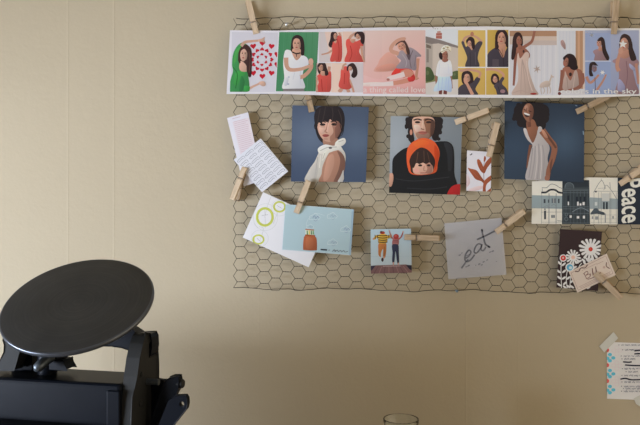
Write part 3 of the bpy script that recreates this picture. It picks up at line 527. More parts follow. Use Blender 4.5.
def art_jump():
    A = Art(); A.frame(362, 220, 6.75); q = [(54, 56), (334, 54), (338, 358), (56, 366)]; A.window(q)
    A.G(q, [(166, 190, 202), (160, 182, 194), (166, 178, 184), (172, 184, 188)]); A.P([(90, 306), (300, 300), (345, 345), (345, 370), (50, 370), (50, 340)], (112, 84, 84)); A.P([(50, 310), (94, 306), (66, 340), (50, 345)], (48, 44, 62)); A.P([(296, 302), (345, 306), (345, 348), (318, 330)], (40, 38, 52)); 
    for k in range(8): A.L([(110 + 24 * k, 312), (80 + 34 * k, 362)], 4, (140, 108, 106) if k % 2 else (90, 66, 70))
    A.L([(140, 312), (260, 310)], 5, (160, 140, 140)); A.L([(56, 248), (336, 244)], 2, (152, 172, 182))
    A.S([(114, 158), (160, 156), (164, 200), (156, 252), (142, 250), (142, 196), (128, 222), (126, 250), (112, 236), (110, 200)], (164, 104, 56)); A.L([(152, 180), (150, 240)], 4, (130, 80, 44)); A.E(138, 268, 8, 14, (58, 40, 44)); A.E(148, 252, 6, 8, (180, 130, 104))
    A.L([(118, 112), (96, 112), (82, 130)], 20, (190, 150, 58), 14); A.L([(158, 110), (182, 114), (198, 98)], 22, (190, 150, 58), 14); A.S([(108, 102), (140, 94), (170, 102), (172, 130), (164, 156), (114, 156), (110, 130)], (196, 156, 60))
    for y in (104, 119, 134, 148): A.L([(108, y), (140, y + 3), (172, y)], 6, (38, 32, 36))
    for x in (88, 104, 180, 194): A.L([(x, 100), (x + 2, 126)], 5, (38, 32, 36))
    A.E(138, 86, 17, 10, (150, 54, 42)); A.E(130, 80, 8, 6, (70, 40, 36)); A.E(77, 128, 6, 6, (180, 134, 110))
    A.L([(212, 130), (196, 108), (186, 78)], 11, (150, 100, 96), 7); A.L([(246, 130), (264, 114), (276, 84)], 11, (146, 80, 80), 7); A.E(184, 73, 4, 6, (186, 140, 120)); A.E(277, 80, 4, 6, (186, 140, 120)); A.S([(208, 128), (228, 120), (248, 128), (244, 172), (206, 172)], (140, 88, 88)); A.L([(210, 140), (244, 140)], 4, (112, 62, 68)); A.L([(210, 158), (244, 158)], 4, (162, 112, 108)); A.E(230, 112, 19, 18, (146, 52, 52)); A.E(226, 106, 9, 7, (170, 84, 76))
    A.S([(204, 168), (244, 168), (248, 220), (250, 288), (238, 290), (226, 210), (218, 282), (204, 282), (206, 220)], (44, 48, 68)); A.L([(212, 284), (211, 306)], 7, (186, 142, 124)); A.L([(244, 288), (245, 304)], 7, (186, 142, 124))
    return A
def art_eat():
    A = Art(); A.frame(440, 205, 5.31); K = (72, 72, 80); D = (44, 44, 50)
    for x, y, r in ((105, 266, 7), (140, 328, 6), (152, 322, 8), (208, 314, 8), (232, 302, 7), (250, 292, 6), (280, 245, 8), (266, 250, 6), (300, 300, 4), (116, 255, 5), (190, 320, 4), (222, 318, 6)): A.E(x, y, r, r * .5, (132, 134, 148), -25, 10)
    A.L([(114, 336), (134, 308), (150, 288)], 9, K, 7); A.L([(136, 284), (154, 270), (164, 250), (154, 240), (138, 258), (132, 284), (140, 300), (160, 294), (184, 264)], 8, K); A.L([(140, 270), (158, 262)], 4, (84, 84, 94))
    A.L([(220, 212), (204, 206), (186, 226), (182, 250), (196, 254), (214, 232), (224, 208)], 8, K); A.L([(222, 210), (218, 236), (230, 242), (244, 222)], 8, K)
    A.L([(221, 128), (230, 170), (240, 206), (252, 216), (266, 226)], 9, D); A.L([(196, 184), (240, 164), (292, 138)], 9, D); A.E(224, 134, 5, 8, D, -10); A.E(260, 222, 8, 5, D, 30)
    return A
def art_buildings():
    A = Art(); A.frame(525, 165, 5.565); CR = (196, 194, 184); NV = (40, 47, 54); LN = (108, 112, 116)
    A.P([(30, 84), (210, 84), (206, 332), (30, 332)], CR); A.P([(30, 168), (208, 172), (207, 244), (30, 240)], (128, 142, 146))
    A.L([(90, 153), (116, 152), (136, 140), (152, 137), (170, 140), (188, 152), (212, 156)], 10, (40, 44, 50)); A.L([(94, 126), (120, 126), (136, 112), (150, 106), (172, 112), (190, 124), (206, 130)], 3, (96, 100, 104)); A.L([(96, 130), (97, 150)], 2.5, LN)
    for x in (93, 132, 136, 172, 176): A.L([(x, 158), (x - 1, 326)], 1.8, LN)
    for y in (236, 262, 318): A.L([(92, y), (206, y)], 1.6, LN)
    for a in ((106, 254, 117, 302), (104, 190, 114, 212), (128, 192, 134, 210), (184, 188, 192, 212)): A.P([(a[0], a[1]), (a[2], a[1]), (a[2], a[3]), (a[0], a[3])], (52, 58, 66))
    for a in ((148, 186, 172, 212), (146, 278, 166, 294)): A.P([(a[0], a[1]), (a[2], a[1]), (a[2], a[3]), (a[0], a[3])], (92, 100, 106)); A.L([((a[0] + a[2]) / 2, a[1]), ((a[0] + a[2]) / 2, a[3])], 2, CR)
    A.L([(98, 240), (122, 226), (134, 240)], 2, LN); A.L([(146, 228), (160, 220), (174, 228)], 2, LN); A.E(111, 246, 4, 4, (60, 66, 72)); A.L([(180, 310), (206, 312)], 2.5, (70, 74, 80))
    # dark panel
    A.P([(208, 84), (360, 84), (362, 332), (206, 332)], NV); LG = (92, 102, 108)
    A.P([(212, 128), (356, 120), (356, 330), (212, 330)], (50, 58, 63))
    A.S([(222, 130), (226, 104), (246, 96), (268, 106), (272, 130)], (64, 73, 79)); A.L([(222, 130), (228, 106), (246, 98), (266, 108), (272, 130)], 3, LG)
    for y in (134, 142, 154, 232, 244, 268, 322): A.L([(212, y), (358, y + 1)], 2.2, LG)
    for x in (216, 228, 252, 272, 290, 308, 330, 350): A.L([(x, 144), (x, 326)], 1.6, (86, 98, 108))
    A.L([(262, 262), (310, 238), (356, 258)], 4, (106, 118, 126))
    for a in ((236, 170, 246, 200), (284, 176, 294, 206), (304, 176, 314, 206), (326, 176, 338, 206), (238, 280, 246, 300)): A.P([(a[0], a[1]), (a[2], a[1]), (a[2], a[3]), (a[0], a[3])], (30, 38, 48))
    for a in ((238, 204, 245, 224), (290, 204, 299, 226), (304, 214, 314, 226), (320, 206, 332, 224), (248, 280, 260, 294), (288, 284, 302, 298), (322, 282, 334, 298)): A.P([(a[0], a[1]), (a[2], a[1]), (a[2], a[3]), (a[0], a[3])], (200, 204, 200))
    A.R(230, 300, 9, 10, 3, LG); A.R(230, 276, 7, 8, 3, LG)
    # cream panel with gabled house
    A.P([(357, 66), (517, 66), (515, 332), (362, 332)], CR); A.P([(358, 180), (516, 188), (515, 246), (360, 244)], (134, 146, 150))
    A.L([(382, 152), (425, 86), (448, 132)], 2.6, (96, 100, 104)); A.L([(425, 86), (424, 76)], 2, LN); A.L([(438, 140), (454, 112), (488, 152), (510, 190)], 2.4, (104, 108, 112)); A.L([(384, 146), (516, 146)], 2, LN); A.L([(472, 96), (476, 140)], 4, (150, 150, 148)); A.E(394, 148, 6, 5, (56, 60, 66)); A.L([(406, 130), (446, 128)], 1.6, LN)
    for x in (384, 410, 424, 472, 478, 508): A.L([(x, 152), (x, 326)], 1.8, LN)
    A.P([(428, 158), (470, 158), (470, 200), (428, 200)], (176, 178, 174))
    for a in ((434, 206, 444, 246), (450, 206, 461, 246)): A.P([(a[0], a[1]), (a[2], a[1]), (a[2], a[3]), (a[0], a[3])], (46, 54, 62))
    A.P([(388, 206), (402, 206), (402, 226), (388, 226)], (176, 182, 182)); A.S([(364, 274), (376, 254), (386, 242), (404, 242), (412, 254), (440, 264), (442, 278), (400, 272)], (62, 72, 80))
    for y in (278, 300, 320): A.L([(366, y), (512, y)], 1.4, (140, 142, 140))
    for a in ((372, 286, 380, 300), (390, 286, 408, 304), (444, 270, 450, 322), (486, 284, 494, 298)): A.P([(a[0], a[1]), (a[2], a[1]), (a[2], a[3]), (a[0], a[3])], (128, 132, 134))
    A.P([(516, 66), (720, 66), (720, 332), (515, 332)], (32, 40, 51))
    A.frame(580, 175, 8.0); A.T('Peace', 338, 24, 362, 158, (198, 197, 188), rot=90, shear=-.15, bold=.02)
    return A
def flower(A, cx, cy, r, petals, w, col):
    for k in range(petals):
        a = 2 * math.pi * k / petals + .1; rr = r * (1 + .1 * math.sin(5 * k))
        A.L([(cx + .15 * r * math.cos(a), cy + .15 * r * math.sin(a)), (cx + .6 * rr * math.cos(a), cy + .6 * rr * math.sin(a)), (cx + rr * math.cos(a), cy + rr * math.sin(a))], w * .6, col, w)
        A.E(cx + rr * math.cos(a), cy + rr * math.sin(a), w * .55, w * .5, col, 0, 10)
def art_flowers():
    A = Art(); A.frame(550, 225, 5.66); W = (212, 208, 214)
    for p in ([(64, 205), (62, 270), (66, 356)], [(100, 250), (92, 300), (98, 358)], [(128, 210), (118, 280), (112, 358)], [(180, 215), (160, 250), (150, 358)], [(222, 190), (212, 260), (208, 360)]): A.L(p, 4.5, W)
    for x, y, r in ((52, 214, 50), (78, 222, -40), (48, 262, 35), (80, 262, -40), (52, 298, 40), (78, 300, -35), (52, 338, 35), (84, 330, -45), (104, 300, -40), (84, 352, 40), (126, 318, -40), (104, 348, 30), (140, 240, -30), (168, 205, -30), (190, 200, 40), (150, 210, 30), (200, 350, 40), (220, 352, -40), (124, 350, 30), (196, 215, 50), (230, 196, -60), (210, 196, 60)): A.E(x, y, 14, 6, W, r)
    flower(A, 230, 137, 58, 15, 15, W); A.E(230, 137, 34, 34, W); A.E(230, 137, 12, 12, (178, 52, 46)); A.E(229, 136, 5, 5, (206, 84, 60))
    flower(A, 131, 183, 38, 13, 11, W); A.E(131, 183, 20, 20, W); A.E(131, 183, 11, 11, (206, 168, 152))
    A.E(75, 187, 21, 21, W); A.E(75, 187, 15, 15, (190, 66, 62)); A.E(74, 186, 5, 5, (226, 190, 180))
    A.E(112, 240, 25, 25, W); A.E(112, 240, 18, 18, (84, 156, 188)); A.E(116, 242, 9, 9, (180, 196, 200))
    return A
def art_ticket():
    A = Art(); A.frame(550, 225, 5.66)
    def q(u, v): return (107 + u * 213 + v * 49, 266 - u * 104 + v * 117)
    BR = (140, 112, 104)
    A.L([q(.04, .08), q(.96, .08), q(.96, .92), q(.04, .92), q(.04, .08)][:2], 2, BR)
    for a, b in (((.04, .08), (.96, .08)), ((.96, .08), (.96, .92)), ((.96, .92), (.04, .92)), ((.04, .92), (.04, .08)), ((.08, .8), (.92, .8))): A.L([q(*a), q(*b)], 1.8, BR)
    A.L([q(.14, .1), q(.22, .16), q(.3, .08), q(.4, .15), q(.48, .07)], 5, (74, 42, 42)); A.L([q(.92, .35), q(.88, .5), q(.93, .66)], 5, (96, 66, 62))
    for p in ([(.32, .34), (.33, .62)], [(.3, .36), (.4, .32), (.41, .42), (.34, .47)], [(.34, .47), (.43, .48), (.42, .6), (.32, .62)], [(.44, .58), (.46, .48)], [(.5, .6), (.55, .3), (.52, .58), (.56, .6)], [(.59, .6), (.64, .3), (.61, .58), (.65, .6)], [(.34, .66), (.5, .7), (.7, .64)]): A.L([q(*c) for c in p], 3.6, (112, 76, 74))
    A.L([q(.3, .2), q(.7, .2)], 2, (150, 124, 116)); A.L([q(.68, .24), q(.86, .24)], 2, (150, 124, 116)); A.L([q(.1, .86), q(.9, .86)], 2, (156, 128, 120)); A.E(*q(.82, .5), 7, 7, (168, 146, 136))
    return A
def art_list():
    A = Art(); A.frame(590, 325, 5.32)
    for cy, kind in ((138, 'p'), (175, 'b'), (218, 'p'), (260, 'b'), (302, 'p'), (345, 'b')):
        if kind == 'b':
            for dx, dy in ((0, -18), (0, 15), (18, 0), (-13, 2)): A.E(106 + dx, cy + dy, 11, 9, (84, 166, 198))
        else:
            A.E(92, cy - 4, 10, 11, (212, 86, 82))
            for dx, dy in ((0, -16), (0, 16), (17, 0), (-17, 0)): A.R(143 + dx, cy - 2 + dy, 11, 9, 2, (222, 178, 184))
    rr = random.Random(4)
    def hand(x0, x1, y, col=(104, 106, 124)):
        x = x0
        while x < x1:
            w = 12 + rr.random() * 16; pts = []; n = int(w / 4) + 2
            for k in range(n): pts.append((x + w * k / (n - 1), y + (4 if k % 2 else -3) * (.5 + rr.random())))
            A.L(pts, 1.8, col); x += w + 6
    for x0, x1, y in ((166, 400, 106), (186, 240, 132), (178, 330, 165), (182, 240, 180), (184, 390, 232), (204, 260, 248), (182, 380, 268), (182, 330, 303), (180, 390, 326), (190, 300, 338), (180, 400, 352)): hand(x0, x1, y); A.E(x0 - 12, y, 2.5, 2.5, (80, 80, 96))
    for pts in ([(236, 138), (300, 132), (360, 136)], [(236, 154), (300, 150), (340, 154)], [(176, 196), (206, 198), (222, 196)], [(186, 213), (260, 216), (350, 210)], [(162, 288), (190, 284), (230, 292), (340, 286)]): A.L(pts, 7, (30, 30, 46))
    return A
# ------------------------------------------------------------------ the room
def wall_mat():
    m, nt, b = new_mat('cream_wall_paint'); N, LK = nt.nodes, nt.links
    tc = N.new('ShaderNodeTexCoord'); b.inputs['Roughness'].default_value = .7; b.inputs['Specular IOR Level'].default_value = .25
    n1 = N.new('ShaderNodeTexNoise'); n1.inputs['Scale'].default_value = 6; n1.inputs['Detail'].default_value = 4; LK.new(tc.outputs['Object'], n1.inputs['Vector'])
    mx = N.new('ShaderNodeMixRGB'); mx.inputs[1].default_value = (*WALL_A, 1); mx.inputs[2].default_value = (*WALL_B, 1)
    LK.new(n1.outputs['Fac'], mx.inputs[0]); LK.new(mx.outputs[0], b.inputs['Base Color'])
    n2 = N.new('ShaderNodeTexNoise'); n2.inputs['Scale'].default_value = 170; n2.inputs['Detail'].default_value = 3; LK.new(tc.outputs['Object'], n2.inputs['Vector'])
    n3 = N.new('ShaderNodeTexNoise'); n3.inputs['Scale'].default_value = 45; n3.inputs['Detail'].default_value = 2; LK.new(tc.outputs['Object'], n3.inputs['Vector'])
    def math_(op, a, bb=None, v=None):
        k = N.new('ShaderNodeMath'); k.operation = op; LK.new(a, k.inputs[0])
        if bb is not None: LK.new(bb, k.inputs[1])
        elif v is not None: k.inputs[1].default_value = v
        return k.outputs[0]
    h = math_('ADD', math_('MULTIPLY', n2.outputs['Fac'], v=.5), math_('MULTIPLY', n3.outputs['Fac'], v=.7))
    sx = N.new('ShaderNodeSeparateXYZ'); LK.new(tc.outputs['Object'], sx.inputs[0])
    for px, s in ((68, .5), (114, .5), (259, .15), (466, .4), (518, .2)):           # joints of the lining under the paint
        x = (px - CX) / FPX * 1.4
        d = math_('ABSOLUTE', math_('SUBTRACT', sx.outputs['X'], v=x))
        k = math_('MAXIMUM', math_('SUBTRACT', math_('MULTIPLY', d, v=-400.0), v=-1.0), v=0.0)
        h = math_('ADD', h, math_('MULTIPLY', k, v=s))
    bp = N.new('ShaderNodeBump'); bp.inputs['Strength'].default_value = .5; bp.inputs['Distance'].default_value = .0012
    LK.new(h, bp.inputs['Height']); LK.new(bp.outputs['Normal'], b.inputs['Normal'])
    return m
WALL_A, WALL_B = (.525,.448,.316), (.548,.470,.334)
M_WALL = wall_mat()
M_SIDE = simple('side_wall_paint', (.5, .45, .36), .8, noise=.05, scale=5)
M_CEIL = simple('ceiling_paint', (.6, .58, .54), .9, noise=.03, scale=4)
M_FLOOR = simple('floor_boards', (.16, .1, .06), .5, noise=.35, scale=9)
M_TRIM = simple('white_gloss_trim', (.7, .69, .66), .4, noise=.03)
XL, XR, YF, ZC = -1.5, 2.0, -3.2, 2.5
def box_obj(name, lo, hi, mat, parent=None, bevel=0):
    bm = bmesh.new(); bm_box(bm, lo, hi, bevel); return bm_obj(name, bm, mat, parent)
struct(box_obj('wall_back', (XL - .1, 0, 0), (XR, .1, ZC), M_WALL))
struct(box_obj('floor', (XL - .1, YF, -.1), (XR, .1, 0), M_FLOOR))
struct(box_obj('ceiling', (XL - .1, YF, ZC), (XR, .1, ZC + .1), M_CEIL))
TH = .3                                # unseen side wall thickened so its reveal dims light high on wall_back
WY0, WY1, WZ0, WZ1 = -1.72,-.5,.72,1.2
bm = bmesh.new()
for lo, hi in (((XL - TH, YF, 0), (XL, WY0, ZC)), ((XL - TH, WY1, 0), (XL, 0, ZC)), ((XL - TH, WY0, 0), (XL, WY1, WZ0)), ((XL - TH, WY0, WZ1), (XL, WY1, ZC))): bm_box(bm, lo, hi)
struct(bm_obj('wall_left', bm, M_SIDE))
struct(box_obj('wall_front', (XL - .1, YF - .1, 0), (XR, YF, ZC), M_SIDE))  # unseen, added to keep world fill off the front of the press
win = empty('window_1', (XL - TH + .06, (WY0 + WY1) / 2, WZ0)); win['kind'] = 'structure'
bm = bmesh.new(); hw = (WY1 - WY0) / 2; hh = WZ1 - WZ0
for lo, hi in (((-.03, -hw, 0), (.03, -hw + .05, hh)), ((-.03, hw - .05, 0), (.03, hw, hh)), ((-.03, -hw + .05, 0), (.03, hw - .05, .05)), ((-.03, -hw + .05, hh - .05), (.03, hw - .05, hh)), ((-.02, -.015, .05), (.02, .015, hh - .05))): bm_box(bm, lo, hi)
bm_obj('window_frame', bm, M_TRIM, win)
mg, nt, bg = new_mat('window_glass'); bg.inputs['Transmission Weight'].default_value = 1; bg.inputs['Roughness'].default_value = 0; bg.inputs['IOR'].default_value = 1.05
box_obj('window_pane', (-.035, -hw + .05, .05), (-.031, hw - .05, hh - .05), mg, win)

# ------------------------------------------------------------------ chicken wire stretched over the wall
M_WIRE = simple('weathered_wire', (.030, .026, .019), .6, .2, noise=.4, scale=120)
WD = .0136
def nz(a, b, s=0): return math.sin(a * .061 + b * .037 + s) * .6 + math.sin(a * .023 - b * .071 + 2.1 * s + 1) * .7 + math.sin(a * .19 + b * .13 + s * 3) * .3
def jig(x, y, k=.55):
    r = random.Random(hash((round(x * 8), round(y * 8)))); w = 1 + max(0, (y - 240) / 50) * max(0, (x - 500) / 120) * 1.6
    return x + k * w * nz(x, y, 1) + .35 * (r.random() - .5), y + k * w * nz(x, y, 4) + .35 * (r.random() - .5)
PX, PYT, NC, NR = 11.62, 11.74, 40, 23
def bottom(x): return 288 + (x - 235) * .0125 + 1.2 * math.sin(x * .05) + .5 * math.sin(x * .17)
def top(x): return 18.0 - .8 * math.sin(max(0, x - 240) * .0078) + .6 * math.sin(x * .06) + .4 * math.sin(x * .21)
def row(x, k): return top(x) + (bottom(x) - top(x)) * k / NR
X0 = 236.6; SEG = 7.7
wire = tag(empty('chicken_wire', wpt(440, 155, WD)), 'sheet of hexagonal chicken wire fixed on the cream wall behind the clipped prints', 'wire netting')
wo = wire.location
V, F = [], []
def wp(x, y, dd=0): return tuple(wpt(x, y, WD + dd) - wo)
for c in range(NC):
    xa = X0 + c * PX; xb = xa + SEG; off = .5 if c % 2 == 0 else 0
    for k in range(NR + 1):
        kk = k + off
        if kk > NR + .01: continue
        xm = (xa + xb) / 2
        pa, pb = jig(xa, row(xm, kk)), jig(xb, row(xm, kk))
        onedge = off == 0 and k in (0, NR)
        if not onedge:                                       # the twisted pair of strands
            for ph in (0, math.pi):
                path = []
                for i in range(9):
                    t = i / 8; a = ph + t * math.pi * 3; rr = .00042
                    p = wpt(pa[0] + (pb[0] - pa[0]) * t, pa[1] + (pb[1] - pa[1]) * t, WD)
                    path.append(tuple(p + Vector((0, math.sin(a) * rr, math.cos(a) * rr)) - wo))
                tube(V, F, path, .00052, 4)
        elif k in (0, NR): tube(V, F, [wp(*pa), wp(*pb)], .0005, 4)
        # single strands sloping on to the next column
        xn = xa + PX; offn = .5 - off
        for dk in (-.5, .5):
            kn = kk + dk
            if kn < -.01 or kn > NR + .01: continue
            q = jig(xn, row(xn + SEG / 2, kn))
            tube(V, F, [wp(*pb), wp(*q)], .00058, 4)
        if c == 0:
            for dk in (-.5, .5):
                kn = kk + dk
                if 0 <= kn <= NR: tube(V, F, [wp(*pa), wp(X0 - 3.2, row(X0, kn) + .3)], .00058, 4)
mesh_obj('hexagonal_mesh', V, F, M_WIRE, wire, smooth=True)
for nm, fn, x0, s in (('edge_wire', top, 236.2, 1), ('edge_wire', bottom, 233.5, 2), ('middle_wire', lambda x: 153.5 + .6 * nz(x, 3), 234, 3)):
    V, F = [], []; path = []; x = x0
    while x < X0 + NC * PX:
        path.append(wp(x, fn(x) + .45 * nz(x * 2, 10, s), .0006 * math.sin(x * .3))); x += 2.6
    tube(V, F, path, 0.0007 if nm == 'edge_wire' else .0004, 5); mesh_obj(nm, V, F, M_WIRE, wire, smooth=True)

# nails that hold the wire
def nail(px, py, label, rgb, r):
    m = simple('nail_steel', rgb, .35, .7, noise=.2, scale=300)
    bm = bmesh.new(); M = Matrix.Rotation(math.radians(90), 4, 'X')
    rr = lathe(bm, [(.0001, .0185), (r * .6, .0182), (r, .0170), (r * .95, .0160), (.0012, .0158), (.0012, 0.0)], 20, M)
    bm.faces.new(rr[0]); bm.faces.new(rr[-1])
    p = wpt(px, py, .017); return tag(bm_obj('nail', bm, m, smooth=True, loc=(p.x, 0, p.z)), label, 'nail', 'nails holding the wire')
nail(287, 24, 'pale round headed nail holding the top edge of the chicken wire', (.6, .6, .58), .0034)
nail(457, 291, 'small blue-grey nail holding the bottom edge of the chicken wire', (.22, .30, .38), .003)

# ------------------------------------------------------------------ prints and papers
folds = [226, 277, 330, 382, 434, 487, 539, 590, 644]
ytop = [30.2, 30.6, 28.6, 27.4, 27, 26.3, 27.3, 28.2, 28.2]; ybot = [94, 93.8, 95.6, 96.2, 96.8, 97.8, 98, 97.6, 95.5]
strip = tag(empty('catalogue_foldout', wpt(435, 62, .0244)), 'long white fold-out of fashion photographs running along the top of the wire', 'printed foldout')
AS = art_strip()
wstrip = lambda x: 224 - (x - 230) * .04
for i in range(8):
    a, b = folds[i], folds[i + 1]
    out = [(a + (4 if i == 0 else 0), ytop[i]), (b, ytop[i + 1]), (b, ybot[i + 1]), (a + (.5 if i == 0 else 0), ybot[i])]
    s = .0018 * (1 if i % 2 == 0 else -1)
    fold = (lambda a, b, s: lambda x, y: (y - 62) * .00028 + s * ((x - a) / (b - a) - .5) )(a, b, s)
    sheet('folded_panel', AS, out, .0244, M_PAPER, wstrip, .0003, parent=strip, fold=fold, base=(222, 220, 226))
def paper(name, art, out, d, mat, white, label, cat, **k):
    o = sheet(name, art, out, d, mat, white, **k); return tag(o, label, cat)
paper('paper_slip', art_slip(), [(227, 118), (248, 112.2), (263, 180), (243.8, 186.5)], .0153, M_PAPER, 222, 'narrow pink-lined paper slip sticking out above the folded white paper at the wire\'s left edge', 'paper', base=(222, 220, 228))
paper('folded_leaflet', art_booklet(), [(260.7, 138.5), (288.2, 171.3), (262, 192.2), (233.6, 159.8)], .0192, M_PAPER, 222, 'folded white leaflet covered in grey wire squiggles, set at a slant over the pink slip', 'leaflet', thick=.0034, base=(220, 222, 230), edge=(190, 186, 182))
paper('patterned_card', art_circles(), [(263.1, 192.1), (328.9, 222), (308.6, 267.3), (242.7, 237.5)], .0155, M_PAPER, 218, 'slanted white card with lime green rings, tucked behind the pale blue card', 'card', base=(222, 222, 228))
paper('illustrated_card', art_bluecard(), [(285.6, 204.2), (354, 209.4), (350.8, 255.2), (282.2, 249.6)], .0168, M_PAPER, 218, 'pale blue card with a drawn orange jar and small clouds', 'card', base=(188, 206, 212), thick=.0007)
paper('photo_card', art_blouse(), [(292.3, 105.3), (368.9, 107), (365.8, 182.2), (291, 181.5)], .0160, M_GLOSS, 207, 'square blue photo card of a dark-fringed person in a white sleeveless blouse', 'photo card', base=(120, 132, 146), thick=.0009, tilt=(0, .00002))
paper('photo_card', art_couple(), [(390.8, 116), (462.3, 117.2), (460, 194.8), (389, 192.7)], .0160, M_GLOSS, 203, 'square grey photo card of two people, one wearing an orange hood', 'photo card', base=(150, 156, 160), thick=.0009, tilt=(0, .00002))
paper('photo_card', art_laugh(), [(504.6, 101), (584.5, 104.4), (584, 182.2), (504.2, 178.9)], .0174, M_GLOSS, 190, 'square dark blue photo card of a laughing person in a pale sleeveless dress', 'photo card', base=(52, 68, 88), thick=.0009, edge=(110, 124, 138))
paper('leaf_card', art_leaf(), [(467, 150.4), (491.4, 152), (490.8, 191.6), (466.3, 190.8)], .0157, M_PAPER, 208, 'small white card with rust brown leaves between two square photo cards', 'card', base=(208, 206, 212))
paper('photo_card', art_jump(), [(370.6, 229.4), (411, 228.6), (411.8, 272.6), (370.9, 273.7)], .0160, M_GLOSS, 200, 'small square photo card of two jumping people seen against pale sky', 'photo card', base=(178, 196, 204), thick=.0008)
paper('folded_postcard', art_buildings(), [(532, 181.4), (590, 177.4), (652, 178), (652, 224.6), (531.6, 223.8)], .0150, M_PAPER, 190, 'long postcard of drawn town houses with the word Peace at its dark right end', 'postcard', base=(196, 194, 184))
paper('flower_card', art_flowers(), [(560.2, 229), (602, 231.6), (598, 291), (556.4, 287.4)], .0154, M_PAPER, 196, 'dark brown card with white daisies, half covered by a small beige ticket', 'card', base=(50, 38, 40), thick=.0007, edge=(60, 46, 46))
paper('paper_ticket', art_ticket(), [(606.7, 253.5), (615.8, 275), (577.4, 292.6), (568.8, 272)], .0168, M_PAPER, 190, 'small beige printed ticket lying slanted over the dark flower card', 'ticket', base=(188, 176, 166))
paper('handwritten_list', art_list(), [(606.9, 341.9), (668, 344), (668, 401), (607, 398.7)], .0010, M_PAPER, 184, 'handwritten list with blue and pink petals down its left edge, taped on the wall', 'paper list', base=(192, 198, 216), thick=.0002)

# tracing paper: light and the wire behind come through it
mv, nt, b = new_mat('tracing_paper'); N, LK = nt.nodes, nt.links
at = N.new('ShaderNodeAttribute'); at.attribute_name = 'Ink'; df = N.new('ShaderNodeBsdfDiffuse'); tl = N.new('ShaderNodeBsdfTranslucent'); tp = N.new('ShaderNodeBsdfTransparent')
LK.new(at.outputs['Color'], df.inputs[0]); LK.new(at.outputs['Color'], tl.inputs[0]); tp.inputs[0].default_value = (.9, .92, .96, 1)
m1 = N.new('ShaderNodeMixShader'); m1.inputs[0].default_value = .2; LK.new(df.outputs[0], m1.inputs[1]); LK.new(tl.outputs[0], m1.inputs[2])
m2 = N.new('ShaderNodeMixShader'); m2.inputs[0].default_value = .56; LK.new(m1.outputs[0], m2.inputs[1]); LK.new(tp.outputs[0], m2.inputs[2])
LK.new(m2.outputs[0], N['Material Output'].inputs[0]); nt.nodes.remove(b)
paper('tracing_paper', art_eat(), [(444.3, 223.4), (501.4, 217.8), (506.4, 274.6), (448.4, 279.4)], .0156, mv, 195, 'translucent grey tracing paper square with the handwritten word eat', 'paper', base=(196, 196, 200), thick=.0002)

M_TAPE = simple('paper_tape', (.70, .71, .66), .5, noise=.06, scale=60)
def tape(out, d, label):
    cx = sum(p[0] for p in out) / 4; cy = sum(p[1] for p in out) / 4; o = wpt(cx, cy, d); bm = bmesh.new()
    bm_prism(bm, [((wpt(*p, d) - o).x, (wpt(*p, d) - o).z) for p in out], frame=lambda u, v, t: Vector((u, -t, v)), t0=0, t1=.00015)
    return tag(bm_obj('tape_strip', bm, M_TAPE, loc=o), label, 'tape', 'tape on the list')
tape([(599.2, 346.4), (613.4, 332), (615.6, 334.4), (618.2, 338.2), (604.2, 352.4)], .0016, 'pale strip of tape across the top left corner of the handwritten list')
tape([(633.6, 398.4), (641, 394.6), (652, 404), (644, 409), (636, 403.8)], .0016, 'pale strip of tape along the bottom of the handwritten list')

# ------------------------------------------------------------------ clothespins
def wood_mat():
    m, nt, b = new_mat('clothespin_wood'); N, LK = nt.nodes, nt.links
    tc = N.new('ShaderNodeTexCoord'); mp = N.new('ShaderNodeMapping'); mp.inputs['Scale'].default_value = (25, 260, 260); LK.new(tc.outputs['Object'], mp.inputs[0])
    oi = N.new('ShaderNodeObjectInfo'); n = N.new('ShaderNodeTexNoise'); n.noise_dimensions = '4D'; n.inputs['Scale'].default_value = 1; n.inputs['Detail'].default_value = 3
    LK.new(mp.outputs[0], n.inputs['Vector']); LK.new(oi.outputs['Random'], n.inputs['W'])
    r = N.new('ShaderNodeMixRGB'); r.inputs[1].default_value = (.38, .262, .15, 1); r.inputs[2].default_value = (.76, .60, .42, 1)
    k = N.new('ShaderNodeMath'); k.operation = 'MULTIPLY_ADD'; LK.new(oi.outputs['Random'], k.inputs[0]); k.inputs[1].default_value = .7; k.inputs[2].default_value = -.35
    k2 = N.new('ShaderNodeMath'); k2.operation = 'ADD'; k2.use_clamp = True; LK.new(n.outputs['Fac'], k2.inputs[0]); LK.new(k.outputs[0], k2.inputs[1]); LK.new(k2.outputs[0], r.inputs[0]); LK.new(r.outputs[0], b.inputs['Base Color']); b.inputs['Roughness'].default_value = .65; b.inputs['Specular IOR Level'].default_value = .3
    return m
M_WOOD = wood_mat(); M_SPRING = simple('spring_steel', (.25, .22, .2), .4, .9, noise=.2, scale=400)
PL, PW = .068, .0102
def pin_half(s):
    prof = [(0, .0017), (0, .0036), (.004, .0052), (.014, .0072), (.0205, .0078), (.0215, .0066), (.0245, .0066), (.0255, .0082), (PL - .002, .0128), (PL, .0120), (PL, .0092), (.030, .0026), (.0245, .0024), (.0215, .0024), (.016, .0017)]
    bm = bmesh.new(); bm_prism(bm, [(p[0], p[1] * s) for p in prof], frame=lambda u, v, t: Vector((u, t, v)), t0=-PW / 2, t1=PW / 2, bevel=.0005)
    return bm
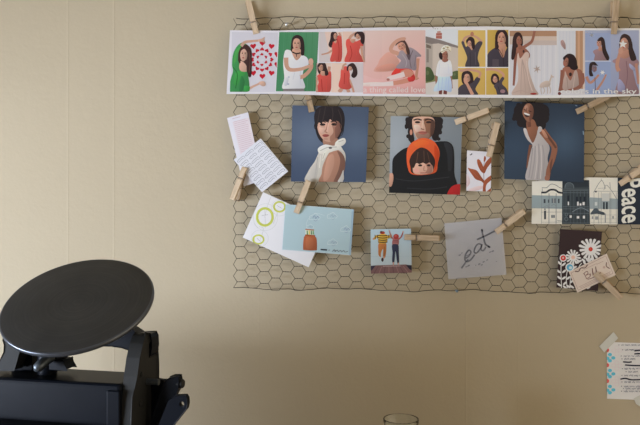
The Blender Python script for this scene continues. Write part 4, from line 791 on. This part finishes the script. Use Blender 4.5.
def make_pin():
    r = empty('clothespin')
    bm_obj('wooden_jaw', pin_half(1), M_WOOD, r); bm_obj('wooden_jaw', pin_half(-1), M_WOOD, r)
    V, F = [], []; path = []
    for i in range(49):
        a = 2 * math.pi * i / 16; path.append((.0228 + .0031 * math.cos(a), -PW / 2 - .0006 + (PW + .0012) * i / 48, .0031 * math.sin(a)))
    tube(V, F, path, .0006, 5)
    for s in (-1, 1):
        y = s * (PW / 2 + .0007); tube(V, F, [(.0255, y, 0), (.0235, y, .0045 * s), (.0229, y, .0072 * s), (.0229, -y * .9, .0072 * s)], .0007, 5)
    mesh_obj('spring', V, F, M_SPRING, r, smooth=True)
    return r
pin0 = make_pin(); used = [False]
def pin(tip, end, d, label, roll=0, pitch=0):
    if not used[0]: r = pin0; used[0] = True
    else:
        r = pin0.copy(); COL.objects.link(r)
        for ch in pin0.children:
            c = ch.copy(); c.parent = r; COL.objects.link(c)
    a, b = wpt(*tip, d), wpt(*end, d); X = (b - a).normalized(); Z = Vector((0, -1, 0)); Y = Z.cross(X)
    M = Matrix((X, Y, Z)).transposed() @ Matrix.Rotation(math.radians(pitch), 3, 'Y') @ Matrix.Rotation(math.radians(roll), 3, 'X')
    r.location = a; r.rotation_euler = M.to_euler(); tag(r, label, 'clothespin', 'wooden clothespins on the wire'); return r
G1 = 'wooden clothespin '
pin((256, 34.2), (247.6, -.5), .0150, G1 + 'clipping the top left end of the long photo fold-out', roll=5)
pin((613.2, 34.4), (615.2, -1), .0150, G1 + 'clipping the top of the long photo fold-out near its right end', roll=-6)
pin((311.6, 112), (303.6, 79), .0148, G1 + 'gripping the top of the white blouse photo card, half under the fold-out', pitch=.8)
pin((455, 122.6), (488, 110.6), .0148, G1 + 'lying almost level at the top right corner of the orange hood photo card')
pin((488.4, 156.8), (496.8, 120.2), .0146, G1 + 'standing upright on the small white card of rust leaves')
pin((576, 112), (609.6, 95.6), .0158, G1 + 'slanting up from the dark blue laughing photo card\'s top right corner')
pin((245.4, 167.6), (235, 198.4), .0172, G1 + 'darker, hanging down from the slanted white squiggle leaflet', roll=18)
pin((296.2, 213), (308.6, 181), .0156, G1 + 'gripping the top of the pale blue jar card near its left end')
pin((404.4, 237), (438.4, 238.2), .0150, G1 + 'lying level at the right side of the small jumping people photo')
pin((495.6, 232), (522.3, 211.4), .0146, G1 + 'at the top right corner of the translucent eat paper')
pin((619.2, 184), (647, 164), .0146, G1 + 'slanting up beyond the photo edge from the word Peace on the postcard')
pin((595, 272.8), (619.6, 295.8), .0158, G1 + 'slanting down to the right from the beige ticket', roll=22)

# ------------------------------------------------------------------ table under the press and the glass (below the frame)
M_TABLE = simple('table_wood', (.36, .31, .24), .5, noise=.3, scale=7)
tb = tag(empty('table', (-.15, -.42, 0)), 'wooden table against the wall carrying the black printing press and the glass', 'table')
box_obj('table_top', (-.75, -.36, .715), (.75, .40, .75), M_TABLE, tb, .004)
for sx in (-1, 1):
    for sy in (-.32, .36): box_obj('leg', (sx * .7 - .03, sy - .03, 0), (sx * .7 + .03, sy + .03, .715), M_TABLE, tb, .004)

# drinking glass
mgl, nt, b = new_mat('clear_glass'); b.inputs['Transmission Weight'].default_value = 1; b.inputs['Roughness'].default_value = .0; b.inputs['IOR'].default_value = 1.47; b.inputs['Base Color'].default_value = (.93, .96, .95, 1)
gp = Vector(((401 - CX) / FPX * 1.18, CAMY + 1.18, .75)); gh = CAMZ - (418.3 - CY) / FPX * 1.18 - .75
bm = bmesh.new(); R = .0300
rr = lathe(bm, [(.0005, .0004), (.024, 0), (.0255, .002), (R - .0012, gh - .012), (R, gh - .003), (R - .0002, gh - .0006), (R - .0011, gh), (R - .0022, gh - .0008), (R - .0026, gh - .004), (R - .0036, gh - .012), (.0222, .012), (.019, .0085), (.0005, .008)], 64)
bm.faces.new(rr[0]); bm.faces.new(rr[-1])
tag(bm_obj('drinking_glass', bm, mgl, smooth=True, loc=gp), 'clear empty glass whose round rim shows at the bottom edge of the photo', 'glass')

# ------------------------------------------------------------------ small platen printing press
def iron(name, rgb, rough, bump=.15, sc=220, spec=.5):
    return simple(name, rgb, rough, 0, noise=.25, scale=30, spec=spec, bump=bump, bscale=sc)
M_IRON = iron('black_painted_iron', (.005, .0063, .0098), .36, .03, 150, .07)
M_IRON2 = iron('dark_cast_iron', (.022, .022, .021), .6, .08, 150, .15)
M_STEEL = simple('worn_steel', (.12, .14, .16), .4, .8, noise=.3, scale=60)
def disc_mat():
    m, nt, b = new_mat('ink_disc_iron'); N, LK = nt.nodes, nt.links
    tc = N.new('ShaderNodeTexCoord'); sx = N.new('ShaderNodeSeparateXYZ'); LK.new(tc.outputs['Object'], sx.inputs[0])
    def M_(op, a, bb=None, v=None):
        k = N.new('ShaderNodeMath'); k.operation = op; LK.new(a, k.inputs[0])
        if bb is not None: LK.new(bb, k.inputs[1])
        elif v is not None: k.inputs[1].default_value = v
        return k.outputs[0]
    rad = M_('SQRT', M_('ADD', M_('MULTIPLY', sx.outputs[0], sx.outputs[0]), M_('MULTIPLY', sx.outputs[1], sx.outputs[1])))
    cb = N.new('ShaderNodeCombineXYZ'); LK.new(M_('MULTIPLY', rad, v=260.0), cb.inputs[0])
    ns = N.new('ShaderNodeTexNoise'); ns.inputs['Scale'].default_value = 1; ns.inputs['Detail'].default_value = 3; LK.new(cb.outputs[0], ns.inputs['Vector'])
    n2 = N.new('ShaderNodeTexNoise'); n2.inputs['Scale'].default_value = 16; n2.inputs['Detail'].default_value = 5; LK.new(tc.outputs['Object'], n2.inputs['Vector'])
    f = M_('MULTIPLY', ns.outputs['Fac'], n2.outputs['Fac'])
    r = N.new('ShaderNodeMixRGB'); LK.new(f, r.inputs[0]); r.inputs[1].default_value = (.013, .0135, .014, 1); r.inputs[2].default_value = (.08, .08, .074, 1); LK.new(r.outputs[0], b.inputs['Base Color'])
    b.inputs['Roughness'].default_value = .55; b.inputs['Specular IOR Level'].default_value = .4
    n3 = N.new('ShaderNodeTexNoise'); n3.inputs['Scale'].default_value = 300; LK.new(tc.outputs['Object'], n3.inputs['Vector'])
    bp = N.new('ShaderNodeBump'); bp.inputs['Strength'].default_value = .12; bp.inputs['Distance'].default_value = .001; LK.new(n3.outputs['Fac'], bp.inputs['Height']); LK.new(bp.outputs[0], b.inputs['Normal'])
    return m
M_DISC = disc_mat()
PR = Vector((-.270, -.45, .75)); RZ = -math.atan2(.216, .976)
press = tag(empty('printing_press', PR, RZ), 'black cast-iron tabletop printing press with a large tilted round ink disc', 'printing press')
MI = (Matrix.Translation(PR) @ Matrix.Rotation(RZ, 4, 'Z')).inverted()
def ploc(px, py, yl):
    """where a pixel's line of sight meets the press's own plane y = yl: (x, z)"""
    o = MI @ Vector((0, CAMY, CAMZ)); d = MI.to_3x3() @ Vector(((px - CX) / FPX, 1, -(py - CY) / FPX))
    t = (yl - o.y) / d.y; p = o + d * t; return (p.x, p.z)
def plate(name, pts, y0, y1, mat, parent=press, holes=(), bevel=.0015):
    ym = y0; q = [ploc(*p, ym) for p in pts]; hs = [[ploc(*p, ym) for p in h] for h in holes]
    bm = bmesh.new(); bm_prism(bm, q, hs, frame=lambda u, v, t: Vector((u, t, v)), t0=y0, t1=y1, bevel=bevel)
    return bm_obj(name, bm, mat, parent)
def pbox(name, lo, hi, mat, bevel=.002, parent=press):
    bm = bmesh.new(); bm_box(bm, lo, hi, bevel); return bm_obj(name, bm, mat, parent)
pbox('base_plate', (-.44, -.06, 0), (.10, .22, .03), M_IRON)
bm = bmesh.new(); bm_box(bm, (-.42, 0, .03), (0, .078, .266), .006); bm_box(bm, (-.020, -.004, .03), (0, .004, .258), .002)
bm_obj('press_bed', bm, M_IRON, press)
pbox('front_ledge', (-.42, -.026, .185), (-.021, .002, .209), M_IRON, .003)
prof = [(0, .03), (0, .17), (.001, .215), (.004, .248), (.0095, .276), (.017, .300), (.0265, .318), (.034, .327), (.039, .3295), (.044, .328), (.048, .321), (.054, .314), (.066, .310), (.075, .302), (.078, .28), (.078, .03)]
bm = bmesh.new(); bm_prism(bm, prof, frame=lambda u, v, t: Vector((t, u, v)), t0=.002, t1=.016, bevel=.003)
bm_obj('side_plate', bm, M_IRON2, press)
plate('disc_bracket', [(60, 345), (80, 330), (100, 322), (122, 326), (131, 329), (138, 333.6), (150, 334), (152, 337.5), (152.5, 347), (151, 356), (146, 360), (140, 354), (132, 351.4), (122, 348), (112, 346.6)], .052, .072, M_IRON)
# ink disc
n = Vector((-.0417, -.5199, .8532)).normalized(); dc = Vector(((77.87 - CX) / FPX, -.4, CAMZ - (301.95 - CY) / FPX))
q = n.to_track_quat('Z', 'Y').to_matrix().to_4x4(); q.translation = dc
bm = bmesh.new(); RD = .1072
rr = lathe(bm, [(.0004, 0), (.05, 0), (RD - .0028, 0), (RD - .0013, -.0004), (RD - .0004, -.0013), (RD, -.0028), (RD, -.0050), (RD - .0006, -.0064), (RD - .002, -.0075), (.06, -.009), (.022, -.010), (.020, -.030), (.0004, -.030)], 128)
bm.faces.new(rr[0]); bm.faces.new(rr[-1])
dk = bm_obj('ink_disc', bm, M_DISC, press, smooth=True)
dk.data.materials.append(simple('rim_highlight_steel', (.10, .11, .13), .3, .7, noise=.3, scale=40))  # edge highlight put into the colour: brighter bluish metal round the rim
for p in dk.data.polygons:
    if math.hypot(p.center.x, p.center.y) > RD - .0021 and p.center.z > -.0072 and p.center.z < -.0001: p.material_index = 1
dk.matrix_basis = MI @ q
plate('support_arm', [(8, 318), (30, 318), (20.5, 351), (13.5, 370), (-4, 370), (4, 352), (4.5, 345), (3, 340)], .02, .04, M_IRON2)
plate('support_block', [(12, 370), (20, 345), (22, 320), (33, 320), (32.4, 370)], .045, .065, M_IRON)
bm = bmesh.new(); c = ploc(47.5, 360, .04); rr = lathe(bm, [(.0136, .25), (.0136, .30), (.0128, .345)], 28, Matrix.Translation((c[0], .04, 0))); bm.faces.new(rr[0]); bm.faces.new(rr[-1])
bm_obj('disc_stem', bm, M_IRON, press, smooth=True)
plate('stem_foot', [(46, 370), (46, 352), (56, 352), (57, 360), (62.5, 361), (63.5, 365), (66, 370)], .03, .055, M_IRON)
V, F = [], []; pts = [(53, 357, .028), (47, 360, .02), (41.5, 364, .008), (37, 368.5, .002), (35.5, 370.5, .002)]
tube(V, F, [(ploc(a, b_, y)[0], y, ploc(a, b_, y)[1]) for a, b_, y in pts], [.006, .007, .0075, .007, .003], 12); mesh_obj('pawl', V, F, M_STEEL, press, smooth=True)
# levers at the right
plate('lever_link', [(144, 455), (150, 384), (156, 380.5), (163, 381), (164, 392), (162, 410), (158, 455)], .058, .068, M_IRON)
l1 = plate('hand_lever', [(142, 455), (154, 412), (163, 384), (167, 379), (172, 377), (177.6, 377), (179, 382), (178.6, 388.5), (174.8, 395), (164, 428), (152, 455)], .040, .052, M_IRON)
bm = bmesh.new(); c0 = ploc(176, 384, .042); rr = lathe(bm, [(.0057, 0), (.0062, .001), (.0062, .0085), (.005, .0098)], 20, Matrix.Translation((c0[0], .046, c0[1])) @ Matrix.Rotation(math.radians(90), 4, 'Y')); bm.faces.new(rr[0]); bm.faces.new(rr[-1])
bm_obj('knob', bm, M_IRON2, l1, smooth=True)
hole = [(181.7 + 2.3 * math.cos(2 * math.pi * k / 12), 404.2 + 2.5 * math.sin(2 * math.pi * k / 12)) for k in range(12)]
plate('hook_lever', [(146, 455), (160, 420), (168, 400), (175.4, 396), (185, 395.6), (187, 398.5), (187.4, 403.8), (186.4, 409), (173, 426), (156, 455)], -.002, .006, M_IRON, holes=[hole], bevel=.0006)
bm = bmesh.new(); rr = lathe(bm, [(.0045, 0), (.0045, .02)], 14, Matrix.Translation((.014, .045, ploc(158, 382, .045)[1])) @ Matrix.Rotation(math.radians(90), 4, 'Y')); bm.faces.new(rr[0]); bm.faces.new(rr[-1])
bm_obj('pivot_pin', bm, M_STEEL, press, smooth=True)
for yy, zz in ((.028, .275), (.024, .235)):
    bm = bmesh.new(); rr = lathe(bm, [(.004, 0), (.004, .002), (.002, .003)], 12, Matrix.Translation((.0155, yy, zz)) @ Matrix.Rotation(math.radians(90), 4, 'Y')); bm.faces.new(rr[0]); bm.faces.new(rr[-1]); bm_obj('bolt', bm, M_IRON2, press, smooth=True)

# ------------------------------------------------------------------ daylight, camera
def area_light(name, loc, rot, sx, sy, power, col):
    l = bpy.data.lights.new(name, 'AREA'); l.shape = 'RECTANGLE'; l.size = sx; l.size_y = sy; l.energy = power; l.color = col
    o = bpy.data.objects.new(name, l); o.location = loc; o.rotation_euler = rot; COL.objects.link(o); return o
area_light('window_daylight', (XL - TH + .12, (WY0 + WY1) / 2, (WZ0 + WZ1) / 2), (0, math.radians(-90), 0), WZ1 - WZ0 - .1, WY1 - WY0 - .1, 49, (.895,1.0,1.19))
w = bpy.data.worlds.new('room_fill'); SC.world = w; w.use_nodes = True
w.node_tree.nodes['Background'].inputs[0].default_value = (1.0,.85,.63, 1); w.node_tree.nodes['Background'].inputs[1].default_value = 1.2
cd = bpy.data.cameras.new('camera'); cd.sensor_width = 36; cd.lens = FPX / 640 * 36; cd.clip_start = .01
cam = bpy.data.objects.new('camera', cd); cam.location = (0, CAMY, CAMZ); cam.rotation_euler = (math.radians(90), 0, 0); COL.objects.link(cam); SC.camera = cam
vs = SC.view_settings; vs.view_transform = 'Standard'; vs.look = 'None'; vs.gamma = 1; vs.use_curve_mapping = False; vs.exposure = 0
SC.cycles.filter_width = 1.5; SC.cycles.use_denoising = True; SC.cycles.max_bounces = 10
